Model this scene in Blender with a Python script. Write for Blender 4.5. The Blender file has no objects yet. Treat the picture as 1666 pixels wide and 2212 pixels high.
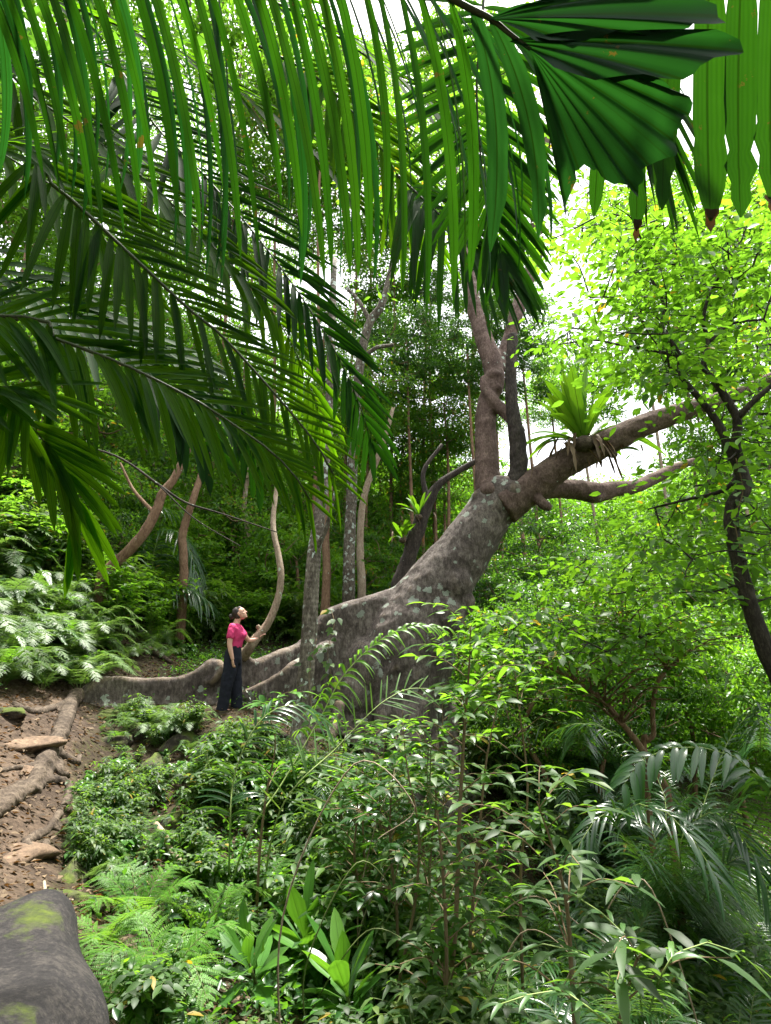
import bpy, math, random
import numpy as np
from mathutils import Vector
C = bpy.context.scene
COL = C.collection
R = math.radians
# ------------------------------------------------------------------ camera
PITCH = 13.6; F = 1318.0; CX = 833.0; CY = 1106.0; CAMZ = 1.6      # F, CX, CY in units of a 1666 x 2212 view
cam = bpy.data.cameras.new('camera'); camo = bpy.data.objects.new('camera', cam); COL.objects.link(camo)
cam.sensor_fit = 'VERTICAL'; cam.lens_unit = 'FOV'; cam.angle = 2*math.atan(CY/F)
cam.clip_start = 0.02; cam.clip_end = 1000
camo.location = (0, 0, CAMZ); camo.rotation_euler = (R(90+PITCH), 0, 0)
C.camera = camo
# ------------------------------------------------------------------ sky, sun, exposure
SUN_DIR = Vector((0.10, 0.30, 0.95)).normalized()
w = bpy.data.worlds.new('World'); C.world = w; w.use_nodes = True
nt = w.node_tree; bg = nt.nodes['Background']
sky = nt.nodes.new('ShaderNodeTexSky'); sky.sky_type = 'NISHITA'; sky.sun_disc = False
sky.sun_elevation = math.asin(SUN_DIR.z); sky.sun_rotation = math.atan2(SUN_DIR.x, SUN_DIR.y)
sky.dust_density = 4.0; sky.air_density = 1.0; sky.ozone_density = 1.0
mixc = nt.nodes.new('ShaderNodeMix'); mixc.data_type = 'RGBA'; mixc.inputs[0].default_value = 0.55
mixc.inputs[7].default_value = (13.5, 13.2, 12.9, 1)          # bright cloud veil
nt.links.new(sky.outputs[0], mixc.inputs[6]); nt.links.new(mixc.outputs[2], bg.inputs[0])
bg.inputs[1].default_value = 0.078
sl = bpy.data.lights.new('sun', 'SUN'); sl.energy = 5.0; sl.angle = R(5); sl.color = (1, .96, .88)
slo = bpy.data.objects.new('sun', sl); COL.objects.link(slo)
slo.rotation_euler = SUN_DIR.to_track_quat('Z', 'Y').to_euler()
C.view_settings.view_transform = 'Standard'; C.view_settings.look = 'None'
C.view_settings.exposure = 1.85; C.view_settings.gamma = 1.0
C.cycles.max_bounces = 7; C.cycles.diffuse_bounces = 3; C.cycles.glossy_bounces = 2
C.cycles.transmission_bounces = 4; C.cycles.transparent_max_bounces = 4
C.cycles.caustics_reflective = False; C.cycles.caustics_refractive = False
C.cycles.sample_clamp_indirect = 8.0

rng = np.random.default_rng(7)
A = lambda *a: np.array(a, dtype=float)
def nrm(v):
    v = np.asarray(v, float); return v/np.maximum(np.linalg.norm(v, axis=-1, keepdims=True), 1e-9)
_c, _s = math.cos(R(PITCH)), math.sin(R(PITCH))
def ray(sx, sy):
    u = (sx-CX)/F; v = (CY-sy)/F
    return A(u, _c - v*_s, _s + v*_c)
def P(sx, sy, d):                      # the point d metres ahead (world Y) seen in direction (sx, sy)
    r = ray(sx, sy); return A(0, 0, CAMZ) + r*(d/r[1])
def proj(p):
    p = np.atleast_2d(p); x = p[:, 0]; y = p[:, 1]; z = p[:, 2]-CAMZ
    dep = y*_c + z*_s; up = -y*_s + z*_c
    dep = np.where(dep > .05, dep, .05)
    return CX + F*x/dep, CY - F*up/dep
def crom(pts, n=8):                    # Catmull-Rom through rows of any width
    p = np.array(pts, float); p = np.vstack([2*p[0]-p[1], p, 2*p[-1]-p[-2]]); out = []
    for i in range(1, len(p)-2):
        a, b, c, d = p[i-1], p[i], p[i+1], p[i+2]
        for t in np.arange(n)/n:
            out.append(.5*((2*b)+(-a+c)*t+(2*a-5*b+4*c-d)*t*t+(-a+3*b-3*c+d)*t**3))
    out.append(p[-2]); return np.array(out)
def resample(p, n):
    d = np.r_[0, np.cumsum(np.linalg.norm(np.diff(p[:, :3], axis=0), axis=1))]
    t = np.linspace(0, d[-1], n); return np.stack([np.interp(t, d, p[:, k]) for k in range(p.shape[1])], 1)

# ------------------------------------------------------------------ geometry accumulator
class Geo:
    def __init__(s): s.v = []; s.f = []; s.r = []; s.ac = []; s.n = 0
    def add(s, v, faces, rnd=0.5, ac=None):
        v = np.asarray(v, float).reshape(-1, 3)
        for f in (faces if isinstance(faces, list) else [faces]):
            f = np.asarray(f, np.int64); s.f.append(f + s.n)
            s.r.append(np.broadcast_to(np.asarray(rnd, float).reshape(-1) if np.ndim(rnd) else np.array([rnd]), (len(f),)) if np.ndim(rnd) == 0 or len(np.ravel(rnd)) == len(f) else np.repeat(np.ravel(rnd), len(f)//len(np.ravel(rnd))))
        s.ac.append(np.full(len(v), 0.5) if ac is None else np.asarray(ac, float).reshape(-1)); s.v.append(v); s.n += len(v)
    def merge(s, g, M=None, t=None, rnd=None):
        for v, ac in zip(g.v, g.ac):
            s.ac.append(ac); s.v.append((v @ M.T if M is not None else v) + (t if t is not None else 0))
        for f, r in zip(g.f, g.r):
            s.f.append(f + s.n); s.r.append(r if rnd is None else np.clip(r + rnd, 0, 1))
        s.n += g.n
    def mesh(s, name, mat, smooth=False):
        me = bpy.data.meshes.new(name)
        v = np.concatenate(s.v).astype(np.float32)
        lt = np.concatenate([np.full(len(f), f.shape[1]) for f in s.f]); li = np.concatenate([f.ravel() for f in s.f])
        me.vertices.add(len(v)); me.vertices.foreach_set('co', v.ravel())
        me.loops.add(len(li)); me.loops.foreach_set('vertex_index', li.astype(np.int32))
        me.polygons.add(len(lt)); ls = np.r_[0, np.cumsum(lt)[:-1]].astype(np.int32)
        me.polygons.foreach_set('loop_start', ls); me.polygons.foreach_set('loop_total', lt.astype(np.int32))
        if smooth: me.polygons.foreach_set('use_smooth', np.ones(len(lt), bool))
        a = me.attributes.new('rnd', 'FLOAT', 'FACE'); a.data.foreach_set('value', np.concatenate(s.r).astype(np.float32))
        a = me.attributes.new('ac', 'FLOAT', 'POINT'); a.data.foreach_set('value', np.concatenate(s.ac).astype(np.float32))
        me.update(calc_edges=True)
        if mat: me.materials.append(mat)
        return me
    def obj(s, name, mat, parent=None, smooth=False):
        o = bpy.data.objects.new(name, s.mesh(name, mat, smooth)); COL.objects.link(o)
        if parent:
            o.parent = parent; m = parent.matrix_basis.copy(); q = parent.parent
            while q: m = q.matrix_basis @ m; q = q.parent
            o.data.transform(m.inverted())
        return o

def blades(G, base, d, up, L, W, droop=0.0, rows=(0, .3, .7, 1), prof=(.15, 1, .8, 0), fold=.25, rnd=None, bend=None, wob=0.0):
    base = np.atleast_2d(base); n = len(base)
    d = nrm(np.broadcast_to(d, (n, 3))); up = np.broadcast_to(up, (n, 3))
    s = nrm(np.cross(d, up)); nn = np.cross(s, d)
    L = np.broadcast_to(L, (n,)).reshape(n, 1); W = np.broadcast_to(W, (n,)).reshape(n, 1)
    dr = np.broadcast_to(droop, (n,)).reshape(n, 1); g = A(0, 0, -1)
    V = []; ph = rng.uniform(0, 6.28, (n, 1))
    for k, (t, p) in enumerate(zip(rows, prof)):
        c = base + d*L*t + g*dr*L*t*t
        if bend is not None: c = c + bend*t*t
        if wob: c = c + nn*L*wob*np.sin(ph + t*5)
        pp = p*(1 + (rng.uniform(-.12, .12, (n, 1)) if len(rows) > 5 else 0))
        tw = nn*fold*W*pp/2
        V += [c - s*W*pp/2 + tw, c, c + s*W*pp/2 + tw]
    m = len(rows); V = np.stack(V, 1)
    F_ = []
    for k in range(m-1):
        a = 3*k; F_ += [[a, a+1, a+4, a+3], [a+1, a+2, a+5, a+4]]
    F_ = np.array(F_)
    f = (F_[None] + (np.arange(n)*3*m)[:, None, None]).reshape(-1, 4)
    if rnd is None: rnd = rng.uniform(0, 1, n)
    rnd = np.repeat(np.broadcast_to(rnd, (n,)), len(F_))
    G.add(V, f, rnd, np.tile(np.tile([0., .5, 1.], m), n))
def diamonds(G, base, d, up, L, W, fold=.2, rnd=None, wide=.42):
    base = np.atleast_2d(base); n = len(base); d = nrm(np.broadcast_to(d, (n, 3)))
    s = nrm(np.cross(d, np.broadcast_to(up, (n, 3)))); nn = np.cross(s, d)
    L = np.broadcast_to(L, (n,)).reshape(n, 1); W = np.broadcast_to(W, (n,)).reshape(n, 1)
    mid = base + d*L*wide + nn*W*fold
    V = np.stack([base, mid - s*W/2, base + d*L - nn*L*.12, mid + s*W/2], 1)
    f = (np.array([[0, 1, 2], [0, 2, 3]])[None] + (np.arange(n)*4)[:, None, None]).reshape(-1, 3)
    if rnd is None: rnd = rng.uniform(0, 1, n)
    G.add(V, f, np.repeat(np.broadcast_to(rnd, (n,)), 2), np.tile([.5, 0, .5, 1], n))
def tube(G, pts, rad, sides=8, cap=True, rough=0.0, rnd=.5, seed=0):
    p = np.array(pts, float); n = len(p); rad = np.broadcast_to(rad, (n,)).astype(float)
    T = nrm(np.gradient(p, axis=0)); ref = A(0, 0, 1) if abs(T[0][2]) < .9 else A(1, 0, 0)
    N = np.zeros_like(p); N[0] = nrm(np.cross(T[0], ref))
    for i in range(1, n):
        v = N[i-1] - T[i]*np.dot(N[i-1], T[i]); N[i] = nrm(v)
    B = np.cross(T, N); a = np.linspace(0, 2*np.pi, sides, endpoint=False)
    rr = rad[:, None]*np.ones((1, sides))
    if rough:
        q = np.random.default_rng(seed+11)
        rr = rr*(1 + rough*q.uniform(-1, 1, rr.shape))
    V = p[:, None] + rr[..., None]*(np.cos(a)[None, :, None]*N[:, None] + np.sin(a)[None, :, None]*B[:, None])
    V = V.reshape(-1, 3); i = np.arange(n-1)[:, None]*sides; j = np.arange(sides)[None]; j2 = (j+1) % sides
    f = np.stack([i+j, i+j2, i+sides+j2, i+sides+j], -1).reshape(-1, 4)
    fs = [f]
    if cap:
        V = np.vstack([V, p[0]-T[0]*rad[0]*.3, p[-1]+T[-1]*rad[-1]*.3]); k = n*sides; j = np.arange(sides); j2 = (j+1) % sides
        fs.append(np.vstack([np.stack([j2, j, np.full(sides, k)], 1), np.stack([j+(n-1)*sides, j2+(n-1)*sides, np.full(sides, k+1)], 1)]))
    G.add(V, fs, rnd)
def lofts(G, rows, n=20):               # rows: centre(3), half-axis a vector(3), half-axis b vector(3)
    a = np.linspace(0, 2*np.pi, n, endpoint=False); V = []
    for c, e1, e2 in rows: V.append(c + np.cos(a)[:, None]*e1 + np.sin(a)[:, None]*e2)
    m = len(rows); V = np.vstack(V + [rows[0][0][None], rows[-1][0][None]])
    i = np.arange(m-1)[:, None]*n; j = np.arange(n)[None]; j2 = (j+1) % n
    f = np.stack([i+j, i+j2, i+n+j2, i+n+j], -1).reshape(-1, 4); k = m*n; j = np.arange(n); j2 = (j+1) % n
    G.add(V, [f, np.vstack([np.stack([j2, j, np.full(n, k)], 1), np.stack([j+(m-1)*n, j2+(m-1)*n, np.full(n, k+1)], 1)])], .5)
def ellipsoid(G, c, r, M=None, nu=20, nv=12):
    u = np.linspace(0, 2*np.pi, nu, endpoint=False); rows = []
    M = np.eye(3) if M is None else M
    for t in np.linspace(-1, 1, nv+1):
        z = math.sin(t*math.pi/2*.999); q = max(math.cos(t*math.pi/2*.999), .02)
        rows.append((np.array(c)+M@A(0, 0, r[2]*z), M@A(r[0]*q, 0, 0), M@A(0, r[1]*q, 0)))
    lofts(G, rows, nu)
def frond(GL, GS, pts, n, Lf, Wf, ang=60, angtip=20, droop=.3, lift=.15, rs=.008, rows=(0, .12, .4, .75, 1), prof=(.25, .9, 1, .7, 0), fold=.3, skip=.12, up=(0, 0, 1), sides=(1, -1), jit=.06, sp=.3, tri=False, dr2=None, pinn=None):
    """pts: rachis control points; Lf(t), Wf(t): leaflet length and width along it"""
    p = resample(crom(pts, 10), 40); tt = np.linspace(skip, .995, n)
    ix = np.linspace(0, 1, 40)
    T = nrm(np.gradient(p, axis=0)); up = nrm(np.array(up, float))
    for sd in sides:
        t = np.clip(tt + rng.uniform(-.3, .3, n)/n, 0, 1)
        b = np.stack([np.interp(t, ix, p[:, k]) for k in range(3)], 1); Tb = nrm(np.stack([np.interp(t, ix, T[:, k]) for k in range(3)], 1))
        S = nrm(np.cross(Tb, up))*sd; Nn = nrm(np.cross(S*sd, Tb))
        a = np.radians(ang + (angtip-ang)*t**2 + rng.normal(0, 4, n))[:, None]
        d = nrm(np.cos(a)*Tb + np.sin(a)*S + Nn*lift + rng.normal(0, jit, (n, 3)))
        L = np.array([Lf(x) for x in t])*rng.uniform(.9, 1.06, n); W = np.array([Wf(x) for x in t])
        dd = droop if (sd > 0 or dr2 is None) else dr2
        if pinn is None:
            blades(GL, b, d, Nn + 0*b, L, W, dd*rng.uniform(.75, 1.25, n), rows, prof, fold, rnd=np.clip(rng.normal(sp, .18, n), 0, 1))
        else:                                              # bipinnate: pinnules along each pinna
            k = pinn; q = np.linspace(.06, .97, k)
            for s2 in (1, -1):
                Q = np.repeat(q[None], n, 0)
                bb = b[:, None] + d[:, None]*(L[:, None]*Q)[..., None] + A(0, 0, -1)*(dd*L[:, None]*Q*Q)[..., None]
                Sx = nrm(np.cross(d, Nn)); dx = nrm(d[:, None]*.45 + s2*Sx[:, None] + rng.normal(0, .08, (n, k, 3)))
                LL = (W[:, None]*(1 - .85*Q**1.5))
                diamonds(GL, bb.reshape(-1, 3), dx.reshape(-1, 3), np.repeat(Nn, k, 0), LL.ravel(), (LL*.42).ravel()+.002, fold=.1, rnd=np.repeat(np.clip(rng.normal(sp, .15, n), 0, 1), k), wide=.35)
            if GS is not None and L.max() > .12:
                for i in range(0, n):
                    tube(GS, np.stack([b[i] + d[i]*L[i]*x + A(0, 0, -1)*dd*L[i]*x*x for x in (0, .5, 1)]), [rs*.4, rs*.3, rs*.1], 3, cap=False)
    if GS is not None: tube(GS, p, rs*np.linspace(1, .25, 40), 6)
    return p

# ------------------------------------------------------------------ materials
def newmat(name):
    m = bpy.data.materials.new(name); m.use_nodes = True; n = m.node_tree; n.nodes.clear()
    o = n.nodes.new('ShaderNodeOutputMaterial'); return m, n, o
def ramp(n, fac, stops):
    r = n.nodes.new('ShaderNodeValToRGB'); e = r.color_ramp.elements
    while len(e) < len(stops): e.new(.5)
    for k, (p, c) in enumerate(stops): e[k].position = p; e[k].color = (*c, 1)
    n.links.new(fac, r.inputs[0]); return r.outputs[0]
def noise(n, scale, detail=4, rough=.55, vec=None, dist=0):
    t = n.nodes.new('ShaderNodeTexNoise'); t.inputs['Scale'].default_value = scale; t.inputs['Detail'].default_value = detail
    t.inputs['Roughness'].default_value = rough; t.inputs['Distortion'].default_value = dist
    if vec is None: vec = n.nodes.new('ShaderNodeTexCoord').outputs['Object']
    n.links.new(vec, t.inputs['Vector']); return t.outputs[0]
def mapping(n, sc, rot=(0, 0, 0)):
    tc = n.nodes.new('ShaderNodeTexCoord'); m = n.nodes.new('ShaderNodeMapping'); m.inputs['Scale'].default_value = sc
    m.inputs['Rotation'].default_value = rot
    n.links.new(tc.outputs['Object'], m.inputs['Vector']); return m.outputs[0]
def mix(n, fac, a, b, mode='MIX'):
    m = n.nodes.new('ShaderNodeMix'); m.data_type = 'RGBA'; m.blend_type = mode
    for s, x in ((0, fac), (6, a), (7, b)):
        if hasattr(x, 'links'): n.links.new(x, m.inputs[s])
        elif s == 0: m.inputs[0].default_value = x
        else: m.inputs[s].default_value = (*x, 1)
    return m.outputs[2]
def math_(n, op, a, b=0.0, c=0.0):
    m = n.nodes.new('ShaderNodeMath'); m.operation = op
    for k, x in enumerate((a, b, c)):
        if hasattr(x, 'links'): n.links.new(x, m.inputs[k])
        else: m.inputs[k].default_value = x
    return m.outputs[0]
def leafmat(name, cols, trans, tf=.45, rough=.42, spec=.4, vein=0.0, pleat=0, lo=.6, old=0.0, spots=0.0):
    """cols: colours from the darkest leaf to the palest; trans: what shines through"""
    m, n, o = newmat(name)
    at = n.nodes.new('ShaderNodeAttribute'); at.attribute_name = 'rnd'
    no = noise(n, 1.3, 2); f = math_(n, 'MULTIPLY_ADD', no, .5, math_(n, 'MULTIPLY_ADD', at.outputs['Fac'], .8, -.18))
    oi = n.nodes.new('ShaderNodeObjectInfo'); f = math_(n, 'ADD', f, math_(n, 'MULTIPLY_ADD', oi.outputs['Random'], .24, -.12))
    k = len(cols); c = ramp(n, f, [(i/(k-1)*.9+.05, x) for i, x in enumerate(cols)])
    ac = n.nodes.new('ShaderNodeAttribute'); ac.attribute_name = 'ac'
    tr = ramp(n, f, [(0, tuple(x*lo for x in trans)), (.55, trans), (1, (min(1, trans[0]*1.4), trans[1]*1.12, trans[2]))])
    bs = n.nodes.new('ShaderNodeBsdfPrincipled')
    if old:
        yl = math_(n, 'GREATER_THAN', at.outputs['Fac'], 1-old); c = mix(n, yl, c, (.26, .19, .03)); tr = mix(n, yl, tr, (.5, .36, .02))
    if spots:
        sp_ = math_(n, 'GREATER_THAN', noise(n, 17, 5, .7), 1-spots); c = mix(n, sp_, c, (.10, .075, .03)); tr = mix(n, sp_, tr, (.12, .08, .01))
    if vein:
        d = math_(n, 'ABSOLUTE', math_(n, 'SUBTRACT', ac.outputs['Fac'], .5))
        v = math_(n, 'LESS_THAN', d, .035); c = mix(n, math_(n, 'MULTIPLY', v, vein), c, (.02, .05, .01)); tr = mix(n, math_(n, 'MULTIPLY', v, vein), tr, (.01, .03, .0))
    if pleat:
        wv = math_(n, 'SINE', math_(n, 'MULTIPLY', ac.outputs['Fac'], 6.283*pleat)); wv = math_(n, 'MULTIPLY_ADD', wv, .11, .89)
        tr = mix(n, 1, tr, wv, 'MULTIPLY'); 
        pn = noise(n, 9, 3); tr = mix(n, math_(n, 'MULTIPLY', pn, .5), tr, (trans[0]*.35, trans[1]*.5, 0), 'MIX')
        bp = n.nodes.new('ShaderNodeBump'); bp.inputs['Strength'].default_value = .25; bp.inputs['Distance'].default_value = .003
        n.links.new(wv, bp.inputs['Height']); n.links.new(bp.outputs[0], bs.inputs['Normal'])
    n.links.new(c, bs.inputs['Base Color']); bs.inputs['Roughness'].default_value = rough; bs.inputs['Specular IOR Level'].default_value = spec
    t = n.nodes.new('ShaderNodeBsdfTranslucent'); n.links.new(tr, t.inputs[0])
    mx = n.nodes.new('ShaderNodeMixShader'); mx.inputs[0].default_value = tf
    n.links.new(bs.outputs[0], mx.inputs[1]); n.links.new(t.outputs[0], mx.inputs[2]); n.links.new(mx.outputs[0], o.inputs[0])
    return m
def barkmat(name, c1, c2, c3, scale=3, stretch=(1, 1, .3), lichen=0.0, lcol=(.42, .5, .42), moss=0.0, bump=.5, rings=0.0, lsc=5, lip=0):
    m, n, o = newmat(name); bs = n.nodes.new('ShaderNodeBsdfPrincipled')
    vec = mapping(n, stretch); a = noise(n, scale, 8, .65, vec, .4); b = noise(n, scale*6, 5, .7, vec)
    f = math_(n, 'MULTIPLY_ADD', b, .55, math_(n, 'MULTIPLY', a, .5)); c = ramp(n, f, [(.36, c1), (.5, c2), (.66, c3)])
    cr = noise(n, scale*9, 6, .75, mapping(n, (1.6, 1.6, .35))); hgt = math_(n, 'MULTIPLY_ADD', cr, .35, f)
    c = mix(n, math_(n, 'MULTIPLY', ramp(n, cr, [(.40, (1, 1, 1)), (.50, (0, 0, 0))]), .55), c, c1)
    if rings:
        wt = n.nodes.new('ShaderNodeTexWave'); wt.bands_direction = 'Z'; wt.inputs['Scale'].default_value = rings; wt.inputs['Distortion'].default_value = 3
        wt.inputs['Detail'].default_value = 3; n.links.new(n.nodes.new('ShaderNodeTexCoord').outputs['Object'], wt.inputs[0])
        hgt = math_(n, 'MULTIPLY_ADD', wt.outputs[1], .25, hgt); c = mix(n, math_(n, 'MULTIPLY', wt.outputs[1], .15), c, c1)
    if lichen:
        vo = n.nodes.new('ShaderNodeTexVoronoi'); vo.inputs['Scale'].default_value = lsc; vo.inputs['Randomness'].default_value = 1
        tc = n.nodes.new('ShaderNodeTexCoord'); nv = n.nodes.new('ShaderNodeTexNoise'); nv.inputs['Scale'].default_value = 9; n.links.new(tc.outputs['Object'], nv.inputs[0])
        va = n.nodes.new('ShaderNodeVectorMath'); va.operation = 'MULTIPLY_ADD'; va.inputs[1].default_value = (.16, .16, .16)
        n.links.new(nv.outputs['Color'], va.inputs[0]); n.links.new(tc.outputs['Object'], va.inputs[2]); n.links.new(va.outputs[0], vo.inputs['Vector'])
        big = noise(n, 1.1, 3); fine = noise(n, 38, 3)
        rad = math_(n, 'MULTIPLY_ADD', big, .9, -.5 + lichen*.35); rad = math_(n, 'ADD', rad, math_(n, 'MULTIPLY_ADD', fine, .3, -.15))
        sel = math_(n, 'LESS_THAN', vo.outputs['Distance'], rad); c = mix(n, math_(n, 'MULTIPLY', sel, .8), c, lcol)
    if moss:
        g = n.nodes.new('ShaderNodeNewGeometry'); sp = n.nodes.new('ShaderNodeSeparateXYZ'); n.links.new(g.outputs['Normal'], sp.inputs[0])
        mm = math_(n, 'ADD', math_(n, 'MULTIPLY_ADD', sp.outputs[2], .25, moss - .72), math_(n, 'MULTIPLY', noise(n, 2.4, 7, .7), .95))
        r = ramp(n, mm, [(.42, (0, 0, 0)), (.56, (1, 1, 1))]); c = mix(n, r, c, mix(n, noise(n, 30, 3), (.02, .035, .008), (.10, .13, .015)))
    if lip:                                     # worn tan crests
        gp_ = n.nodes.new('ShaderNodeNewGeometry'); pr = ramp(n, math_(n, 'ADD', gp_.outputs['Pointiness'], math_(n, 'MULTIPLY_ADD', a, .06, -.03)), [(.515, (0, 0, 0)), (.555, (1, 1, 1))]); c = mix(n, math_(n, 'MULTIPLY', pr, lip), c, (.30, .22, .13))
    n.links.new(c, bs.inputs['Base Color']); bs.inputs['Roughness'].default_value = .85; bs.inputs['Specular IOR Level'].default_value = .25
    bp = n.nodes.new('ShaderNodeBump'); bp.inputs['Strength'].default_value = bump; bp.inputs['Distance'].default_value = .03
    n.links.new(hgt, bp.inputs['Height']); n.links.new(bp.outputs[0], bs.inputs['Normal']); n.links.new(bs.outputs[0], o.inputs[0]); return m
def plain(name, col, rough=.6, spec=.3, nsc=20, var=.25, bump=.1):
    m, n, o = newmat(name); bs = n.nodes.new('ShaderNodeBsdfPrincipled'); f = noise(n, nsc, 4)
    c = mix(n, f, tuple(x*(1-var) for x in col), tuple(min(1, x*(1+var)) for x in col)); n.links.new(c, bs.inputs['Base Color'])
    bs.inputs['Roughness'].default_value = rough; bs.inputs['Specular IOR Level'].default_value = spec
    bp = n.nodes.new('ShaderNodeBump'); bp.inputs['Strength'].default_value = bump; bp.inputs['Distance'].default_value = .01
    n.links.new(f, bp.inputs['Height']); n.links.new(bp.outputs[0], bs.inputs['Normal']); n.links.new(bs.outputs[0], o.inputs[0]); return m
M = {}
M['palm'] = leafmat('palm leaf', [(.010, .04, .012), (.018, .07, .012), (.03, .09, .008)], (.035, .145, .004), .5, .65, .08, vein=.8, pleat=7, lo=.15, spots=.34)
M['palm_dark'] = leafmat('dark palm leaf', [(.005, .02, .004), (.008, .032, .005), (.016, .055, .006)], (.22, .52, .008), .62, .8, .04, vein=.6, pleat=5)
M['fan'] = leafmat('fan leaf', [(.008, .035, .014), (.012, .05, .018), (.016, .05, .012)], (.02, .11, .012), .4, .6, .1, vein=.8, pleat=3, spots=.33)
M['gloss_palm'] = leafmat('glossy palm leaf', [(.012, .045, .015), (.025, .085, .022), (.045, .12, .022)], (.14, .34, .02), .32, .28, .75, vein=.4)
M['lime'] = leafmat('lime leaf', [(.045, .12, .012), (.08, .20, .015), (.11, .23, .02)], (.19, .43, .018), .5, .42, .35)
M['mid'] = leafmat('mid green leaf', [(.022, .055, .014), (.045, .11, .022), (.11, .19, .03)], (.23, .52, .025), .5, .45, .32, old=.008)
M['dark'] = leafmat('dark green leaf', [(.012, .04, .012), (.022, .075, .014), (.05, .13, .018)], (.14, .36, .02), .42, .35, .5)
M['fern'] = leafmat('fern leaf', [(.035, .085, .025), (.065, .15, .035), (.12, .22, .05)], (.22, .42, .05), .4, .42, .5)
M['broad'] = leafmat('broad leaf', [(.04, .13, .02), (.07, .20, .03), (.11, .24, .035)], (.17, .40, .025), .42, .36, .5, vein=.35, pleat=4)
M['under'] = leafmat('undergrowth leaf', [(.022, .04, .014), (.035, .075, .024), (.06, .12, .035), (.13, .18, .045)], (.2, .40, .03), .42, .5, .28, old=.02)
M['deadleaf'] = leafmat('dead leaf', [(.035, .024, .014), (.09, .062, .036), (.20, .145, .09)], (.25, .12, .03), .15, .7, .2)
M['bird'] = leafmat('birdnest fern leaf', [(.025, .09, .01), (.05, .15, .012), (.09, .21, .015)], (.17, .38, .01), .5, .4, .4, vein=.6)
M['stem'] = plain('green stem', (.10, .13, .04), .6)
M['stem_brown'] = plain('brown stem', (.16, .11, .065), .8)
M['rachis'] = plain('frond rachis', (.04, .055, .02), .6)
M['rachis_pale'] = plain('pale frond rachis', (.22, .30, .09), .55)
M['trunk'] = barkmat('great tree bark', (.028, .022, .019), (.092, .074, .066), (.24, .205, .185), 2.2, (1, 1, .7), lichen=.88, lcol=(.27, .31, .26), moss=.16, bump=1.0, lsc=4.6, lip=.4)
M['limb'] = barkmat('pinkish limb bark', (.045, .027, .022), (.11, .074, .062), (.22, .155, .13), 4, (1, 1, .8), lichen=.1, bump=.8, rings=1.2)
M['root'] = barkmat('root bark', (.02, .014, .010), (.062, .045, .032), (.15, .115, .085), 4, (1, 1, 1), moss=.12, bump=.8)
M['butt'] = barkmat('buttress bark', (.06, .045, .03), (.19, .14, .10), (.38, .29, .19), 2.0, (1, 1, .5), moss=.2, bump=.7)
M['pole'] = barkmat('pale mottled bark', (.028, .022, .017), (.10, .085, .066), (.27, .24, .195), 4, (1, 1, .5), lichen=.95, lcol=(.40, .47, .42), bump=.5, rings=4, lsc=8)
M['thin'] = barkmat('reddish brown bark', (.06, .035, .022), (.17, .10, .06), (.28, .19, .12), 6, (1, 1, .4), lichen=.15, bump=.5)
M['thin_pale'] = barkmat('pale brown bark', (.12, .09, .06), (.26, .20, .14), (.40, .33, .25), 6, (1, 1, .4), lichen=.3, bump=.5)
M['darkbark'] = barkmat('dark bark', (.012, .010, .009), (.035, .028, .024), (.09, .075, .06), 6, (1, 1, .4), lichen=.12, bump=.7)
M['rock'] = barkmat('mossy rock', (.016, .013, .011), (.045, .036, .03), (.11, .09, .07), 3, (1, 1, 1), moss=.56, bump=.9)
M['slab'] = barkmat('grey slab', (.009, .008, .009), (.019, .017, .018), (.055, .048, .044), 6, (1, 1, 1), moss=.40, bump=.6)
M['sand'] = barkmat('worn sandstone', (.06, .041, .028), (.135, .09, .06), (.23, .16, .105), 3, (1, 1, 2), moss=-.1, bump=.5)

# ------------------------------------------------------------------ ground
GP = [(0, 0, 0), (-1.5, 1, .15), (-1.2, 2.4, .12), (0, 2.4, -.35), (1.5, 2.4, -.5), (3, 3, -.8), (4, 0, -.5), (-4, 0, .6), (-1.75, 3.6, .30),
 (-2.7, 4.7, .40), (-3.3, 5.9, .62), (-3.9, 7.5, .95), (-4.6, 8.6, 1.12), (-3.75, 8.6, .82), (-3.2, 8.8, .8), (-3.1, 7.6, .45), (-4.1, 10.4, 1.45), (-5, 13.5, 2.1), (-4.7, 4.4, 1.0), (-5.6, 6, 1.5), (-5.7, 7.6, 1.7), (-6.3, 8.6, 2.3), (-6.4, 10.5, 2.9), (-9, 10, 5.5), (-9, 5, 3.4),
 (-8, 16, 5.5), (-1.5, 5, -.25), (-1.5, 6.3, -.1), (-2.4, 6.6, .15), (-1.1, 7.8, .0), (-2.4, 9.4, .84), (-2.0, 9.5, .80), (-2.7, 9.3, .84), (-2.9, 8.7, .8), (-1.1, 9.2, .35), (-2.6, 11.0, 1.35), (-2.5, 12, 1.4), (-1, 12, 1.2), (0, 11, 0), (.5, 9.3, -1.2), (1.6, 10.6, -1.0), (0, 7, -1.0), (-.3, 5, -.8), (2, 6, -1.5), (4, 8, -2.1),
 (3, 4, -1.05), (6, 6, -2.0), (8, 10, -2.4), (5, 14, -1.6), (2, 15, .3), (-6, 20, 5), (0, 20, 2.6), (6, 22, .4), (12, 22, -.4), (-12, 25, 10), (0, 30, 7), (10, 32, 4.5), (20, 35, 6), (0, 45, 14), (15, 50, 12), (30, 50, 15),
 (-20, 45, 22), (0, 70, 22), (30, 75, 22), (-30, 80, 40), (60, 60, 24), (-40, 40, 28), (-40, 10, 18), (-25, 0, 9), (20, 0, -2), (20, 12, -1), (40, 20, 8), (0, -12, -.5), (20, -12, -2), (-20, -12, 6), (0, 120, 30), (60, 120, 30), (-60, 120, 40), (70, 0, 8), (-60, -12, 20), (70, -12, 5)]
GP = np.array(GP, float)
def _tps(r2): return np.where(r2 > 0, r2*np.log(np.maximum(r2, 1e-12)), 0)
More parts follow.
